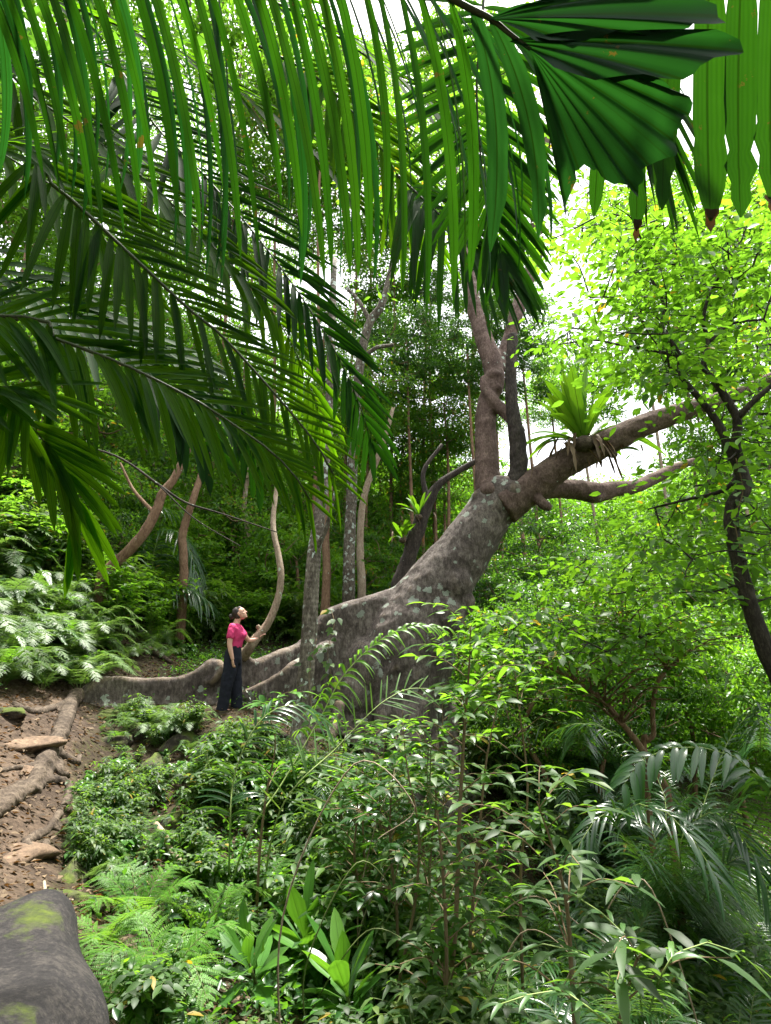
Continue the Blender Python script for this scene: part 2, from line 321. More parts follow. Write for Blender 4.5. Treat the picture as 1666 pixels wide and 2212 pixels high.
_K = _tps(((GP[:, None, :2]-GP[None, :, :2])**2).sum(-1)) + np.eye(len(GP))*.02
_Q = np.c_[np.ones(len(GP)), GP[:, :2]]
_S = np.linalg.solve(np.block([[_K, _Q], [_Q.T, np.zeros((3, 3))]]), np.r_[GP[:, 2], 0, 0, 0])
_ph = rng.uniform(0, 6.28, (14,)); _fr = rng.normal(0, 1, (14, 2))*np.repeat([.5, 1.3, 3.2], [5, 5, 4])[:, None]; _am = np.repeat([.10, .05, .022], [5, 5, 4])
def ground(x, y):
    x = np.asarray(x, float); y = np.asarray(y, float); sh = x.shape; x = x.ravel(); y = y.ravel()
    out = np.zeros(len(x))
    for i in range(0, len(x), 20000):
        xx = x[i:i+20000]; yy = y[i:i+20000]
        out[i:i+20000] = _tps((xx[:, None]-GP[:, 0])**2+(yy[:, None]-GP[:, 1])**2) @ _S[:-3] + _S[-3] + _S[-2]*xx + _S[-1]*yy
    for p_, f_, a_ in zip(_ph, _fr, _am): out += a_*.5*np.sin(x*f_[0]+y*f_[1]+p_)
    return out.reshape(sh)
def gz(x, y): return float(ground(np.array([x]), np.array([y]))[0])
def hit(sx, sy, dmax=90):               # where the sight line (sx, sy) meets the ground
    r = ray(sx, sy); r = r/r[1]; d = np.r_[np.arange(1.2, 20, .03), np.arange(20, dmax, .3)]
    p = A(0, 0, CAMZ) + r*d[:, None]; z = ground(p[:, 0], p[:, 1]); k = np.argmax(p[:, 2] < z)
    if p[k, 2] >= z[k]: k = len(d)-1
    q = p[k].copy(); q[2] = z[k]; return q
def axis(lo, hi, c, fine, grow):
    a = [c]; s = fine
    while a[-1] < hi: a.append(a[-1]+s); s = s*grow if a[-1] > c+6 else s
    b = [c]; s = fine
    while b[-1] > lo: b.append(b[-1]-s); s = s*grow if b[-1] < c-4 else s
    return np.array(sorted(set(b+a)))
gx = axis(-75, 85, -2, .06, 1.06); gy = axis(-14, 125, 5, .06, 1.05)
X, Y = np.meshgrid(gx, gy); Z = ground(X, Y)
G = Geo(); nx = len(gx); ny = len(gy); i = np.arange(ny-1)[:, None]*nx + np.arange(nx-1)[None]
G.add(np.stack([X, Y, Z], -1).reshape(-1, 3), np.stack([i, i+1, i+nx+1, i+nx], -1).reshape(-1, 4))
m, n, o = newmat('forest floor'); bs = n.nodes.new('ShaderNodeBsdfPrincipled')
a = noise(n, 1.2, 6, .6); b = noise(n, 14, 8, .75); f = math_(n, 'MULTIPLY_ADD', b, .5, math_(n, 'MULTIPLY', a, .5))
c = ramp(n, f, [(.36, (.022, .014, .010)), (.46, (.055, .039, .028)), (.56, (.12, .085, .06)), (.66, (.21, .155, .115))])
tcx = n.nodes.new('ShaderNodeTexCoord').outputs['Object']; sx_ = n.nodes.new('ShaderNodeSeparateXYZ'); n.links.new(tcx, sx_.inputs[0])
side = math_(n, 'MULTIPLY_ADD', sx_.outputs[1], .46, sx_.outputs[0])                   # >0: off the trail, darker soil
off = ramp(n, math_(n, 'ADD', math_(n, 'MULTIPLY', side, .6), math_(n, 'MULTIPLY', a, 1.2)), [(.47, (0, 0, 0)), (.58, (1, 1, 1))])
c = mix(n, off, c, ramp(n, b, [(.38, (.018, .013, .009)), (.5, (.045, .032, .02)), (.62, (.045, .05, .015)), (.72, (.09, .065, .04))]))
n.links.new(c, bs.inputs['Base Color']); bs.inputs['Roughness'].default_value = .9; bs.inputs['Specular IOR Level'].default_value = .15
bp = n.nodes.new('ShaderNodeBump'); bp.inputs['Strength'].default_value = .9; bp.inputs['Distance'].default_value = .04
n.links.new(b, bp.inputs['Height']); n.links.new(bp.outputs[0], bs.inputs['Normal']); n.links.new(bs.outputs[0], o.inputs[0])
go = G.obj('ground', m, smooth=True); go['kind'] = 'structure'

def tag(o, label=None, cat=None, group=None, kind=None):
    if label: o['label'] = label
    if cat: o['category'] = cat
    if group: o['group'] = group
    if kind: o['kind'] = kind
    return o
def empty(name, loc, label, cat, group=None, rz=0, sc=1):
    o = bpy.data.objects.new(name, None); COL.objects.link(o); o.location = loc; o.rotation_euler.z = rz; o.scale = (sc, sc, sc)
    o.empty_display_size = .1
    return tag(o, label, cat, group)
def origin(o, p):                       # move the origin of a top-level mesh to its foot
    from mathutils import Matrix
    o.data.transform(Matrix.Translation(-Vector(p))); o.location = p; return o

exec_order = []
# ------------------------------------------------------------------ the great buttressed tree
def solid(G, name, mat, parent, voxel, smooth=3, disp=0.0, dscale=.4):
    o = G.obj(name, None, parent)
    md = o.modifiers.new('r', 'REMESH'); md.mode = 'VOXEL'; md.voxel_size = voxel; md.use_smooth_shade = True
    if smooth:
        md = o.modifiers.new('s', 'SMOOTH'); md.iterations = smooth; md.factor = .5
    if disp:
        tx = bpy.data.textures.new(name, 'CLOUDS'); tx.noise_scale = dscale; tx.noise_depth = 4
        md = o.modifiers.new('d', 'DISPLACE'); md.texture = tx; md.strength = disp; md.texture_coords = 'LOCAL'; md.mid_level = .5
    bpy.context.view_layer.update(); dg = bpy.context.evaluated_depsgraph_get()
    me = bpy.data.meshes.new_from_object(o.evaluated_get(dg)); o.modifiers.clear(); old = o.data; o.data = me; me.name = name; bpy.data.meshes.remove(old)
    me.materials.clear(); me.materials.append(mat)
    me.polygons.foreach_set('use_smooth', np.ones(len(me.polygons), bool))
    return o
def limb_pts(rows, n=6):                # (sx, sy, Y, r)
    q = np.array([[*P(a, b, d), r] for a, b, d, r in rows]); return crom(q, n)
def limb(G, rows, n=6, sides=14, rough=.05, seed=1):
    q = limb_pts(rows, n); tube(G, q[:, :3], q[:, 3], sides, True, rough, seed=seed); return q
def wall(G, rows, base_spread=1.6, steps=8, depth=.25, flute=.0):
    """a buttress: a sinuous upright plate with a rounded lip; rows: sx, sy of the lip, Y, thickness"""
    q = np.array([[*P(a, b, d), r] for a, b, d, r in rows]); q = crom(q, 8); p = q[:, :3]; r = q[:, 3]
    T = p.copy(); T[:, 2] = 0; T = nrm(np.gradient(T, axis=0)); S = np.stack([T[:, 1], -T[:, 0], 0*T[:, 0]], 1)
    zb = ground(p[:, 0], p[:, 1]) - depth; H = np.maximum(p[:, 2]-zb, .15)
    prof = [(-1.8, 0), (-1.2, .35), (-1.0, .7), (-1.0, .9), (-.75, .97), (0, 1.0), (.75, .97), (1.0, .9), (1.0, .7), (1.2, .35), (1.8, 0)]
    V = []
    for k, (a, h) in enumerate(prof):
        off = a*r*(base_spread if h == 0 else 1)
        z = zb + H*h if h < .85 else p[:, 2] - (1-h)*10*r*.55
        V.append(np.stack([p[:, 0]+S[:, 0]*off, p[:, 1]+S[:, 1]*off, np.maximum(z, zb)], 1))
    V = np.stack(V, 1); n_, k = V.shape[:2]; i = np.arange(n_-1)[:, None]*k; j = np.arange(k)[None]; j2 = (j+1) % k
    f = np.stack([i+j, i+j2, i+k+j2, i+k+j], -1).reshape(-1, 4); V = V.reshape(-1, 3)
    e = [list(range(k))[::-1], [x+(n_-1)*k for x in range(k)]]
    G.add(V, [f, np.array(e)])
tree = empty('buttressed_tree', tuple(P(870, 1600, 11)*A(1, 1, 0)+A(0, 0, -.4)), 'huge leaning purplish grey tree with lichen patches and long buttress roots beside the woman', 'tree')
G = Geo()
limb(G, [(880, 2080, 11.2, .75), (862, 1800, 11.2, .66), (858, 1640, 11.2, .66), (868, 1500, 11.2, .78), (885, 1400, 11.2, .84), (912, 1335, 11.2, .74), (950, 1262, 11.15, .60), (1000, 1195, 11.1, .51), (1046, 1125, 11.05, .45), (1082, 1070, 11, .42), (1092, 1040, 11, .30)], sides=28, rough=.03)
# knots and swellings on the bole
for sx, sy, d, r in [(985, 1265, 10.75, .30), (1000, 1300, 10.75, .22), (1035, 1075, 10.85, .15), (1060, 1082, 10.75, .13), (1085, 1075, 10.7, .14), (1110, 1062, 10.7, .2), (960, 1330, 10.75, .36), (925, 1385, 10.7, .38), (800, 1440, 11.0, .5), (890, 1470, 10.7, .3), (760, 1500, 10.9, .4)]:
    ellipsoid(G, P(sx, sy, d), (r, r, r*1.1))
B1 = [(935, 1240, 11.2, .42), (895, 1252, 11.2, .36), (855, 1266, 11.2, .3), (800, 1284, 11.1, .24), (745, 1300, 11.0, .2), (705, 1316, 10.9, .17), (680, 1345, 10.8, .15), (655, 1378, 10.7, .13), (625, 1396, 10.55, .11), (585, 1410, 10.35, .10), (548, 1424, 10.1, .10), (532, 1410, 10.02, .10), (520, 1420, 9.98, .09), (495, 1440, 9.95, .10), (472, 1424, 9.9, .15), (450, 1424, 9.85, .16), (432, 1438, 9.8, .11), (410, 1452, 9.75, .09), (375, 1462, 9.7, .08), (330, 1462, 9.55, .08), (285, 1462, 9.4, .09), (250, 1458, 9.25, .11), (215, 1460, 9.1, .13), (190, 1474, 9.0, .13), (172, 1496, 8.9, .10), (165, 1515, 8.8, .08)]
wall(G, B1)
wall(G, [(770, 1345, 11.1, .2), (725, 1368, 10.85, .16), (690, 1392, 10.5, .13), (655, 1415, 10.2, .10), (625, 1432, 9.95, .085), (596, 1455, 9.88, .075), (560, 1475, 9.82, .065), (525, 1490, 9.78, .06), (485, 1512, 9.72, .06), (450, 1528, 9.6, .06), (425, 1540, 9.5, .06)])
wall(G, [(890, 1440, 10.7, .35), (890, 1520, 10.4, .25), (888, 1600, 10.2, .2)])
wall(G, [(940, 1420, 11.2, .4), (955, 1500, 11.1, .3), (965, 1580, 10.9, .22), (975, 1680, 10.7, .16)])
for rows in [[(735, 1520, 10.4, .10), (716, 1590, 10.1, .08), (708, 1680, 9.9, .065), (710, 1725, 9.8, .07), (706, 1790, 9.7, .09)],
             [(830, 1520, 10.6, .16), (818, 1600, 10.4, .11), (815, 1700, 10.2, .09), (812, 1830, 10, .1)],
             [(530, 1405, 10.02, .09), (522, 1412, 9.95, .07), (505, 1455, 9.8, .05), (500, 1500, 9.8, .05)],
             [(470, 1430, 9.8, .07), (478, 1445, 9.72, .06), (462, 1470, 9.68, .05), (440, 1475, 9.7, .045)]]:
    limb(G, rows, sides=10)
solid(G, 'trunk', M['trunk'], tree, .042, 2, .05, .35)
G = Geo()
limb(G, [(1085, 1095, 10.95, .32), (1063, 1065, 11, .30), (1054, 1030, 11.05, .245), (1050, 970, 11.1, .215), (1049, 905, 11.15, .205), (1056, 860, 11.2, .20), (1068, 825, 11.2, .205), (1062, 780, 11.3, .2), (1045, 730, 11.4, .185), (1034, 695, 11.5, .17), (1022, 655, 11.6, .16), (1008, 560, 12, .14), (985, 440, 12.5, .11), (975, 300, 13, .08)], sides=16)
for sx, sy, d, r in [(1066, 815, 11.15, .19), (1072, 840, 11.1, .13), (1058, 1062, 10.8, .2)]: ellipsoid(G, P(sx, sy, d), (r, r, r*.8))
limb(G, [(1124, 936, 10.85, .11), (1106, 905, 10.9, .12), (1085, 885, 10.95, .12), (1062, 862, 11, .12), (1048, 838, 11.05, .10), (1046, 815, 11.1, .08)], sides=12)
limb(G, [(1078, 800, 11.35, .13), (1084, 770, 11.45, .12), (1100, 730, 11.55, .14), (1112, 690, 11.6, .15), (1135, 620, 11.8, .15), (1150, 575, 12, .15), (1163, 530, 12.1, .14), (1158, 470, 12.3, .13), (1165, 400, 12.6, .11), (1190, 250, 13.2, .08)], sides=14)
limb(G, [(1085, 1095, 10.9, .38), (1130, 1062, 10.85, .33), (1170, 1036, 10.75, .29), (1215, 1005, 10.65, .265), (1265, 978, 10.5, .26), (1320, 952, 10.35, .235), (1400, 915, 10.1, .2), (1480, 888, 9.9, .17), (1560, 862, 9.7, .14), (1640, 830, 9.5, .10), (1760, 760, 9.2, .06)], sides=16)
limb(G, [(1110, 1070, 11.1, .24), (1165, 1060, 11.2, .19), (1205, 1056, 11.3, .19), (1250, 1058, 11.4, .2), (1290, 1064, 11.5, .2), (1330, 1056, 11.6, .16), (1370, 1052, 11.7, .14), (1420, 1030, 11.9, .125), (1460, 1010, 12, .10), (1500, 995, 12.1, .07)], sides=14)
ellipsoid(G, P(1285, 1074, 11.4), (.2, .15, .12))
limb(G, [(1148, 1055, 10.7, .11), (1160, 1075, 10.65, .09), (1175, 1090, 10.6, .10), (1190, 1098, 10.6, .07)], sides=10)
solid(G, 'limbs', M['limb'], tree, .03, 1, .025, .2)
G = Geo()
limb(G, [(1108, 1090, 10.8, .2), (1112, 1058, 10.8, .2), (1120, 1010, 10.8, .17), (1118, 950, 10.8, .155), (1108, 890, 10.8, .13), (1104, 830, 10.8, .115), (1105, 780, 10.8, .11), (1108, 740, 10.8, .105), (1106, 722, 10.8, .08)], sides=14, rough=.1)
for k in range(7):
    a_ = rng.uniform(-.09, .09, 2); b_ = P(1107, 735, 10.8)+A(a_[0], a_[1], 0); tube(G, [b_, b_+A(0, 0, .08+rng.uniform(0, .1))], [.03, .008], 5)
o = solid(G, 'broken_limb', M['darkbark'], tree, .022, 1, .03, .12); o['label'] = 'dark rotten broken off limb'

# ------------------------------------------------------------------ the overhead palm fronds
def leaflets(GL, bases, tips, W, sag=None, mid=None, rows=None, sp=.5, up=None, var=.12):
    """leaflets given by base and tip points; mid: sideways bow of each"""
    b = np.array(bases); t = np.array(tips); n = len(b); rows = np.linspace(0, 1, 17) if rows is None else rows
    prof = np.interp(rows, [0, .06, .25, .6, .85, .95, 1], [.2, .62, .95, 1, .8, .5, .06])
    d = t-b; L = np.linalg.norm(d, axis=1)[:, None]; d = d/L
    up = A(0, -1, .25) if up is None else up
    s = nrm(np.cross(d, np.broadcast_to(up, (n, 3)) + rng.normal(0, .38, (n, 3))*(np.broadcast_to(W, (n,)) < .05).reshape(-1, 1))); nn = np.cross(s, d); V = []; W = np.broadcast_to(W, (n,))[:, None]
    for r, p in zip(rows, prof):
        c = b + (t-b)*r
        if mid is not None: c = c + mid*(4*r*(1-r))
        pp = p*(1 + (rng.uniform(-.05, .07, (n, 1)) if r > .5 else 0) + (rng.uniform(-.3, .3, (n, 1))*(W > .05) if r > .72 else 0))
        V += [c - s*W*pp/2 + nn*W*pp*.13, c, c + s*W*pp/2 + nn*W*pp*.13]
    V = np.stack(V, 1); m = len(rows); F_ = []
    for k in range(m-1): a = 3*k; F_ += [[a, a+1, a+4, a+3], [a+1, a+2, a+5, a+4]]
    f = (np.array(F_)[None] + (np.arange(n)*3*m)[:, None, None]).reshape(-1, 4)
    GL.add(V, f, np.repeat(np.clip(rng.normal(sp, var, n), 0, 1), len(F_)), np.tile([0, .5, 1.], m*n))
def frond_part(GL, GS, parent, mat, smat='rachis', label=None):
    o = GL.obj('frond', M[mat], parent, smooth=True)
    if GS is not None and GS.n: GS.obj('rachis', M[smat], o, smooth=True)
    if label: o['label'] = label
    return o
crown1 = A(-2.9, 1.3, 2.3)
pz = gz(-2.9, 1.3)
palm1 = empty('feather_palm', (-2.9, 1.3, pz), 'large palm at the left whose dark feather fronds hang across the upper left', 'palm')
G = Geo(); tube(G, [(-2.9, 1.3, pz-.1), (-2.88, 1.28, pz+.8), (-2.9, 1.3, 2.25)], [.14, .11, .12], 14, rough=.08); G.obj('trunk', M['darkbark'], palm1, smooth=True)
def pfrond(parent, cps, n, Lf, Wf, mat='palm_dark', head=None, label=None, **k):
    GL, GS = Geo(), Geo(); q = [P(*r) for r in cps]
    if head is not None: q = [head] + q
    frond(GL, GS, q, n, Lf, Wf, **k); return frond_part(GL, GS, parent, mat, label=label)
bell = lambda a, b, c: (lambda t: np.interp(t, [0, .25, .6, .85, 1], [a*.8, a, b, (b+c)/2, c]))
LR = (0, .12, .3, .5, .7, .88, 1); LP = (.3, .8, 1, 1, .85, .55, 0)
cf = lambda t: .031*np.interp(t, [0, .2, .7, 1], [.7, 1, .9, .45])
# B: dark frond arching from the left edge, y 395, down to (860, 1150)
pfrond(palm1, [(-52, 315, 1.7), (112, 398, 1.75), (285, 553, 1.8), (406, 666, 1.85), (484, 730, 1.9), (605, 864, 1.95), (683, 959, 2.0), (722, 1029, 2.05)], 72, bell(.46, .42, .16), cf, head=crown1, ang=62, angtip=28, droop=.3, dr2=.12, rs=.013, rows=LR, prof=LP, skip=.25, up=(0, -.75, .66), sp=.35, lift=.05)
# C: the long mid frond
pfrond(palm1, [(-52, 683, 1.6), (107, 728, 1.62), (200, 761, 1.65), (290, 798, 1.68), (430, 869, 1.72), (500, 915, 1.75), (588, 977, 1.8), (644, 1037, 1.84), (670, 1080, 1.87)], 66, bell(.42, .37, .13), cf, head=crown1, ang=62, angtip=25, droop=.35, dr2=.1, rs=.012, rows=LR, prof=LP, skip=.3, up=(0, -.8, .6), sp=.6, lift=.05)
# D: lower left frond
pfrond(palm1, [(-61, 830, 1.5), (10, 875, 1.5), (75, 930, 1.52), (130, 1000, 1.55), (160, 1065, 1.57), (173, 1115, 1.6)], 44, bell(.30, .28, .2), lambda t: .026, head=crown1, ang=58, angtip=14, droop=.15, rs=.007, rows=LR, prof=LP, skip=.42, up=(0, -.85, .5), sp=.55)
# E: lighter frond behind on the right of B
pfrond(palm1, [(138, 130, 2.6), (346, 285, 2.6), (519, 467, 2.65), (644, 631, 2.7), (735, 778, 2.75), (782, 890, 2.8), (804, 959, 2.85)], 66, bell(.62, .56, .22), lambda t: .032, mat='palm', head=crown1, ang=55, angtip=25, droop=.2, rs=.010, rows=LR, prof=LP, skip=.3, up=(0, -.8, .6), sp=.35)
pfrond(palm1, [(86, 259, 3.0), (285, 372, 3.0), (449, 519, 3.0), (588, 674, 3.05), (666, 821, 3.1), (700, 933, 3.15)], 60, bell(.6, .55, .2), lambda t: .034, mat='palm_dark', head=crown1, ang=58, angtip=25, droop=.3, rs=.010, rows=LR, prof=LP, skip=.3, up=(0, -.8, .6), sp=.5)
# further fronds that darken the upper left
for rows, n_, l_, mt in [([(-200, 100, 1.9), (100, 230, 2.1), (350, 420, 2.3), (560, 640, 2.5)], 30, .55, 'palm_dark'),
                     ([(-260, -100, 1.9), (50, -20, 2.1), (330, 90, 2.3), (600, 260, 2.5), (800, 470, 2.7)], 38, .6, 'palm_dark'),
                     ([(-200, 560, 2.0), (0, 600, 2.1), (160, 680, 2.2), (330, 800, 2.3), (440, 960, 2.4)], 32, .5, 'palm'),
                     ([(-200, 250, 2.4), (0, 330, 2.5), (170, 450, 2.6), (300, 620, 2.7)], 26, .55, 'palm_dark'),
                     ([(-200, 720, 2.6), (60, 690, 2.7), (300, 720, 2.9), (480, 850, 3.1), (560, 1010, 3.2)], 34, .5, 'palm'),
                     ([(150, -300, 2.2), (420, -80, 2.4), (700, 60, 2.6), (960, 260, 2.8), (1120, 480, 2.9)], 40, .62, 'palm_dark')]:
    pfrond(palm1, rows, n_, bell(l_, l_*.95, l_*.4), lambda t: .045, mat=mt, head=crown1 if rows[0][0] < 0 else None, ang=60, angtip=25, droop=.3, rs=.011, rows=LR, prof=LP, skip=.25, up=(0, -.75, .66), sp=.4)
# second palm: frond A, lit leaflets hanging from beyond the top edge, ending in the broad fan
palm2z = gz(-2.2, -.6)
palm2 = empty('feather_palm', (-2.2, -.6, palm2z), 'palm with bright leaflets hanging across the top edge and a broad dark end fan', 'palm')
G = Geo(); tube(G, [(-2.2, -.6, palm2z-.1), (-2.15, -.58, palm2z+1), (-2.2, -.6, 2.9)], [.14, .11, .11], 14, rough=.08); G.obj('trunk', M['darkbark'], palm2, smooth=True)
rA = crom([(-2.2, -.6, 2.9), (-1.6, .2, 3.5)] + [P(*r) for r in [(-300, -380, .82), (200, -270, .95), (600, -170, 1.03), (850, -70, 1.07), (1000, 10, 1.1), (1060, 40, 1.11), (1100, 72, 1.12), (1146, 106, 1.13)]], 12)
_px, _py = proj(rA)
def onA(bx):
    k = np.argmin(abs(_px[20:]-bx))+20; return rA[k]
GL, GS = Geo(), Geo(); tube(GS, rA, np.interp(np.linspace(0, 1, len(rA)), [0, 1], [.014, .0045]), 7)
bx = list(np.arange(-190, 900, 47))+[925, 972, 1020, 1062, 1100]
tipx = np.interp(bx, [-190, 0, 200, 500, 760, 900, 1020, 1062, 1100, 1140], [95, 225, 400, 690, 830, 985, 1045, 1160, 1205, 1245])
tipy = np.interp(bx, [-190, 0, 200, 500, 760, 900, 1020, 1062, 1100, 1140], [400, 470, 520, 600, 620, 660, 585, 545, 520, 488]) + rng.normal(0, 22, len(bx))
tipy[-3:] = [545, 518, 500]
bs_ = [onA(x) for x in bx]; tp_ = []
for x, y, b in zip(tipx + rng.normal(0, 6, len(bx)), tipy, bs_): tp_.append(P(x, y - (rng.random() < .12)*rng.uniform(60, 160), b[1]+.22))
leaflets(GL, bs_[:-3], tp_[:-3], np.interp(bx[:-3], [-200, 400, 900, 1100], [.019, .021, .026, .033]), mid=A(.03, .0, .035), sp=np.interp(bx[:-3], [-200, 300, 700], [.3, .5, .72]), var=.25)
o = frond_part(GL, GS, palm2, 'palm', label='long frond with bright hanging leaflets')
GL = Geo(); leaflets(GL, bs_[-3:], tp_[-3:], [.052, .058, .060], mid=A(.035, .0, .03), sp=.6, var=.05); GL.obj('leaflet_row', M['fan'], o, smooth=True)
GL = Geo(); bs_, tp_ = [], []                                     # its other row, turned away and darker
for x in np.arange(-190, 1010, 27):
    b = onA(x); bs_.append(b); tp_.append(P(x+rng.normal(150, 35), np.interp(x, [-160, 400, 1000], [360, 560, 560])+rng.normal(0, 50), b[1]+rng.uniform(.5, .9)))
leaflets(GL, bs_, tp_, .026, mid=A(.06, .0, .05), sp=.3, up=A(.8, -1, .1))
q = GL.obj('leaflet_row', M['fan'], o, smooth=True)
def fan(name, centre, rim, mat, parent, nr=9, pleats=10, thick=.006, label=None):
    """a broad pleated end leaflet: rim = (sx, sy, Y) outline points seen from its base"""
    GL = Geo(); c = P(*centre); q = np.array([P(*r) for r in rim]); q = resample(crom(q, 8), pleats*6+1)
    n_ = len(q); jag = np.zeros(n_); inner = slice(int(n_*.12), int(n_*.9)); jag[inner] = rng.uniform(-.045, .03, n_)[inner]; q = q + (q-c)*jag[:, None]
    N = nrm(np.cross(q[0]-c, q[-1]-c)); V = []
    for k in range(nr+1):
        t = k/nr; z = (np.abs(((np.arange(n_)/6) % 1)-.5)-.25)*.05*t
        V.append(c + (q-c)*t**1.0 + N*(z[:, None]) + A(0, 0, -.05)*t*t)
    V = np.array(V).reshape(-1, 3); i = np.arange(nr)[:, None]*n_+np.arange(n_-1)[None]
    f = np.stack([i, i+1, i+n_+1, i+n_], -1).reshape(-1, 4); ac = np.tile((np.arange(n_)/6) % 1, nr+1)
    GL.add(V, f, .25, ac); o = GL.obj(name, M[mat], parent, smooth=True)
    if label: o['label'] = label
    return o
fan('end_fan', (1146, 108, 1.13), [(1215, 440, 1.30), (1250, 325, 1.26), (1300, 350, 1.27), (1345, 372, 1.28), (1385, 385, 1.29), (1388, 335, 1.28), (1440, 300, 1.27), (1462, 270, 1.26), (1470, 225, 1.25), (1502, 198, 1.25), (1470, 165, 1.23), (1420, 140, 1.21), (1300, 137, 1.17)], 'fan', palm2, label='broad dark fan leaflet with a ragged edge')
fan('end_fan', (1100, 90, 1.12), [(1190, 118, 1.13), (1300, 128, 1.14), (1420, 132, 1.16), (1500, 118, 1.17), (1560, 88, 1.18), (1605, 70, 1.19), (1565, 42, 1.18), (1480, 40, 1.17), (1300, 38, 1.14), (1180, 60, 1.12)], 'fan', palm2, pleats=5, label='long dark pointed fan leaflet')
fan('end_fan', (1055, 42, 1.10), [(1150, 62, 1.12), (1300, 44, 1.14), (1450, 32, 1.16), (1530, 20, 1.17), (1562, 0, 1.17), (1500, -40, 1.17), (1300, -60, 1.14), (1150, -20, 1.11)], 'fan', palm2, pleats=5)
# green fronds right behind it, centre right
for rows, n_, l_, mt, kw in [([(1050, -60, 1.9), (1040, 60, 1.9), (1030, 180, 1.95), (1035, 300, 2.0), (1050, 420, 2.05), (1075, 520, 2.1), (1090, 570, 2.1)], 34, .36, 'palm', dict(ang=72, angtip=15, droop=.12, dr2=.35)),
                         ([(860, 380, 2.3), (940, 455, 2.3), (1010, 520, 2.3), (1060, 570, 2.35)], 22, .34, 'palm', dict(ang=68, angtip=10, droop=.8)),
                         ([(560, 100, 2.4), (700, 180, 2.4), (830, 330, 2.5), (900, 470, 2.6)], 28, .42, 'palm_dark', dict(ang=60, angtip=20, droop=.5)),
                         ([(980, -200, 1.5), (1200, -90, 1.6), (1330, 60, 1.7), (1400, 230, 1.75)], 24, .42, 'palm', dict(ang=40, angtip=12, droop=.8))]:
    pfrond(palm2, rows, n_, bell(l_, l_, l_*.7), lambda t: .032, mat=mt, rs=.007, rows=LR, prof=LP, skip=.15, up=(0, -.85, .5), sp=.65, **kw)
# third palm: broad ragged leaflets hanging in the top right corner
pz = gz(3.0, .4)
palm3 = empty('feather_palm', (3.0, .4, pz), 'palm at the upper right corner with wide ragged brown tipped leaflets hanging down', 'palm')
G = Geo(); tube(G, [(3.0, .4, pz-.1), (2.95, .45, pz+1.5), (2.9, .4, 3.3)], [.13, .11, .11], 14, rough=.08); G.obj('trunk', M['darkbark'], palm3, smooth=True)
rC = crom([(2.9, .4, 3.3), (2.2, .7, 3.7)] + [P(*r) for r in [(1900, -200, 1.3), (1700, -170, 1.35), (1500, -110, 1.4), (1370, -20, 1.45)]], 10)
GL, GS = Geo(), Geo(); tube(GS, rC, .009, 6)
L_ = [(1330, -30, 1283, 470, .06), (1400, -60, 1375, 500, .062), (1465, -90, 1430, 455, .075), (1535, -110, 1535, 478, .105), (1605, -120, 1600, 470, .105), (1680, -140, 1668, 445, .11), (1760, -150, 1745, 420, .11), (1850, -170, 1830, 420, .1)]
b_ = [P(a, b, 1.45) for a, b, *_ in L_]; t_ = [P(c_, d_, 1.62) for _, _, c_, d_, _ in L_]
leaflets(GL, b_, t_, [x[4] for x in L_], sp=.5, mid=A(.0, .02, .0))
o = frond_part(GL, GS, palm3, 'palm', label='frond of wide hanging leaflets with torn ends')
for t, b, l in list(zip(t_, b_, L_))[1:6:2]:                          # scorched brown tips
    d = nrm(b-t); G = Geo(); blades(G, t + d*.035, -d, A(0, -1, .2), .07, l[4]*.42, .05, np.linspace(0, 1, 6), (.9, 1.1, .6, .8, .3, 0), rnd=.1, wob=.08)
    G.obj('scorched_tip', M['deadleaf'], o)

# ------------------------------------------------------------------ leafy crowns
def leafball(GL, cen, n, rad, size, flat=.5, dirn=None, sp=None, quad=False, droop=.35):
    """n leaves around cen inside radii rad"""
    u = rng.normal(0, 1, (n, 3)); u = nrm(u)*(rng.uniform(.15, 1, (n, 1))**.6); p = cen + u*rad
    d = nrm(u*A(1, 1, .4) + rng.normal(0, .55, (n, 3)) + A(0, 0, -droop)); up = nrm(A(0, 0, 1) + rng.normal(0, flat, (n, 3)))
    L = size*rng.uniform(.6, 1.25, n); r = rng.uniform(0, 1, n) if sp is None else np.clip(rng.normal(sp, .2, n), 0, 1)
    diamonds(GL, p, d, up, L, L*rng.uniform(.42, .6, n), rnd=r)
def crown(size, nclump, nleaf, leaf, shape=(1, 1, .8), layer=.35, twig=True, hollow=.35):
    GL, GT = Geo(), Geo(); cs = []
    for k in range(nclump):
        u = nrm(rng.normal(0, 1, 3)); r = rng.uniform(hollow, 1)**.7; c = u*r*size*np.array(shape)
        cr = size*rng.uniform(.16, .34); v = rng.uniform(.2, .8)
        leafball(GL, c, nleaf, A(cr, cr, cr*layer), leaf, sp=v)
        cs.append(c)
    anc = np.array([A(0, 0, z)*size for z in np.linspace(-.6, .15, 6)])
    for c in sorted(cs, key=lambda c: ((anc-c)**2).sum(1).min()):
        a = anc[np.argmin(((anc-c)**2).sum(1) + 2*np.maximum(anc[:, 2]-c[2], 0))]; l = np.linalg.norm(c-a); mid = (a+c)/2 + rng.normal(0, .1, 3)*l - A(0, 0, .05)*l
        th = size*.004*(1+l/size*2); tube(GT, crom([a, mid, c], 3), np.linspace(th*1.5, th*.6, 7), 4, cap=False); anc = np.vstack([anc, mid, c])
    return GL, GT
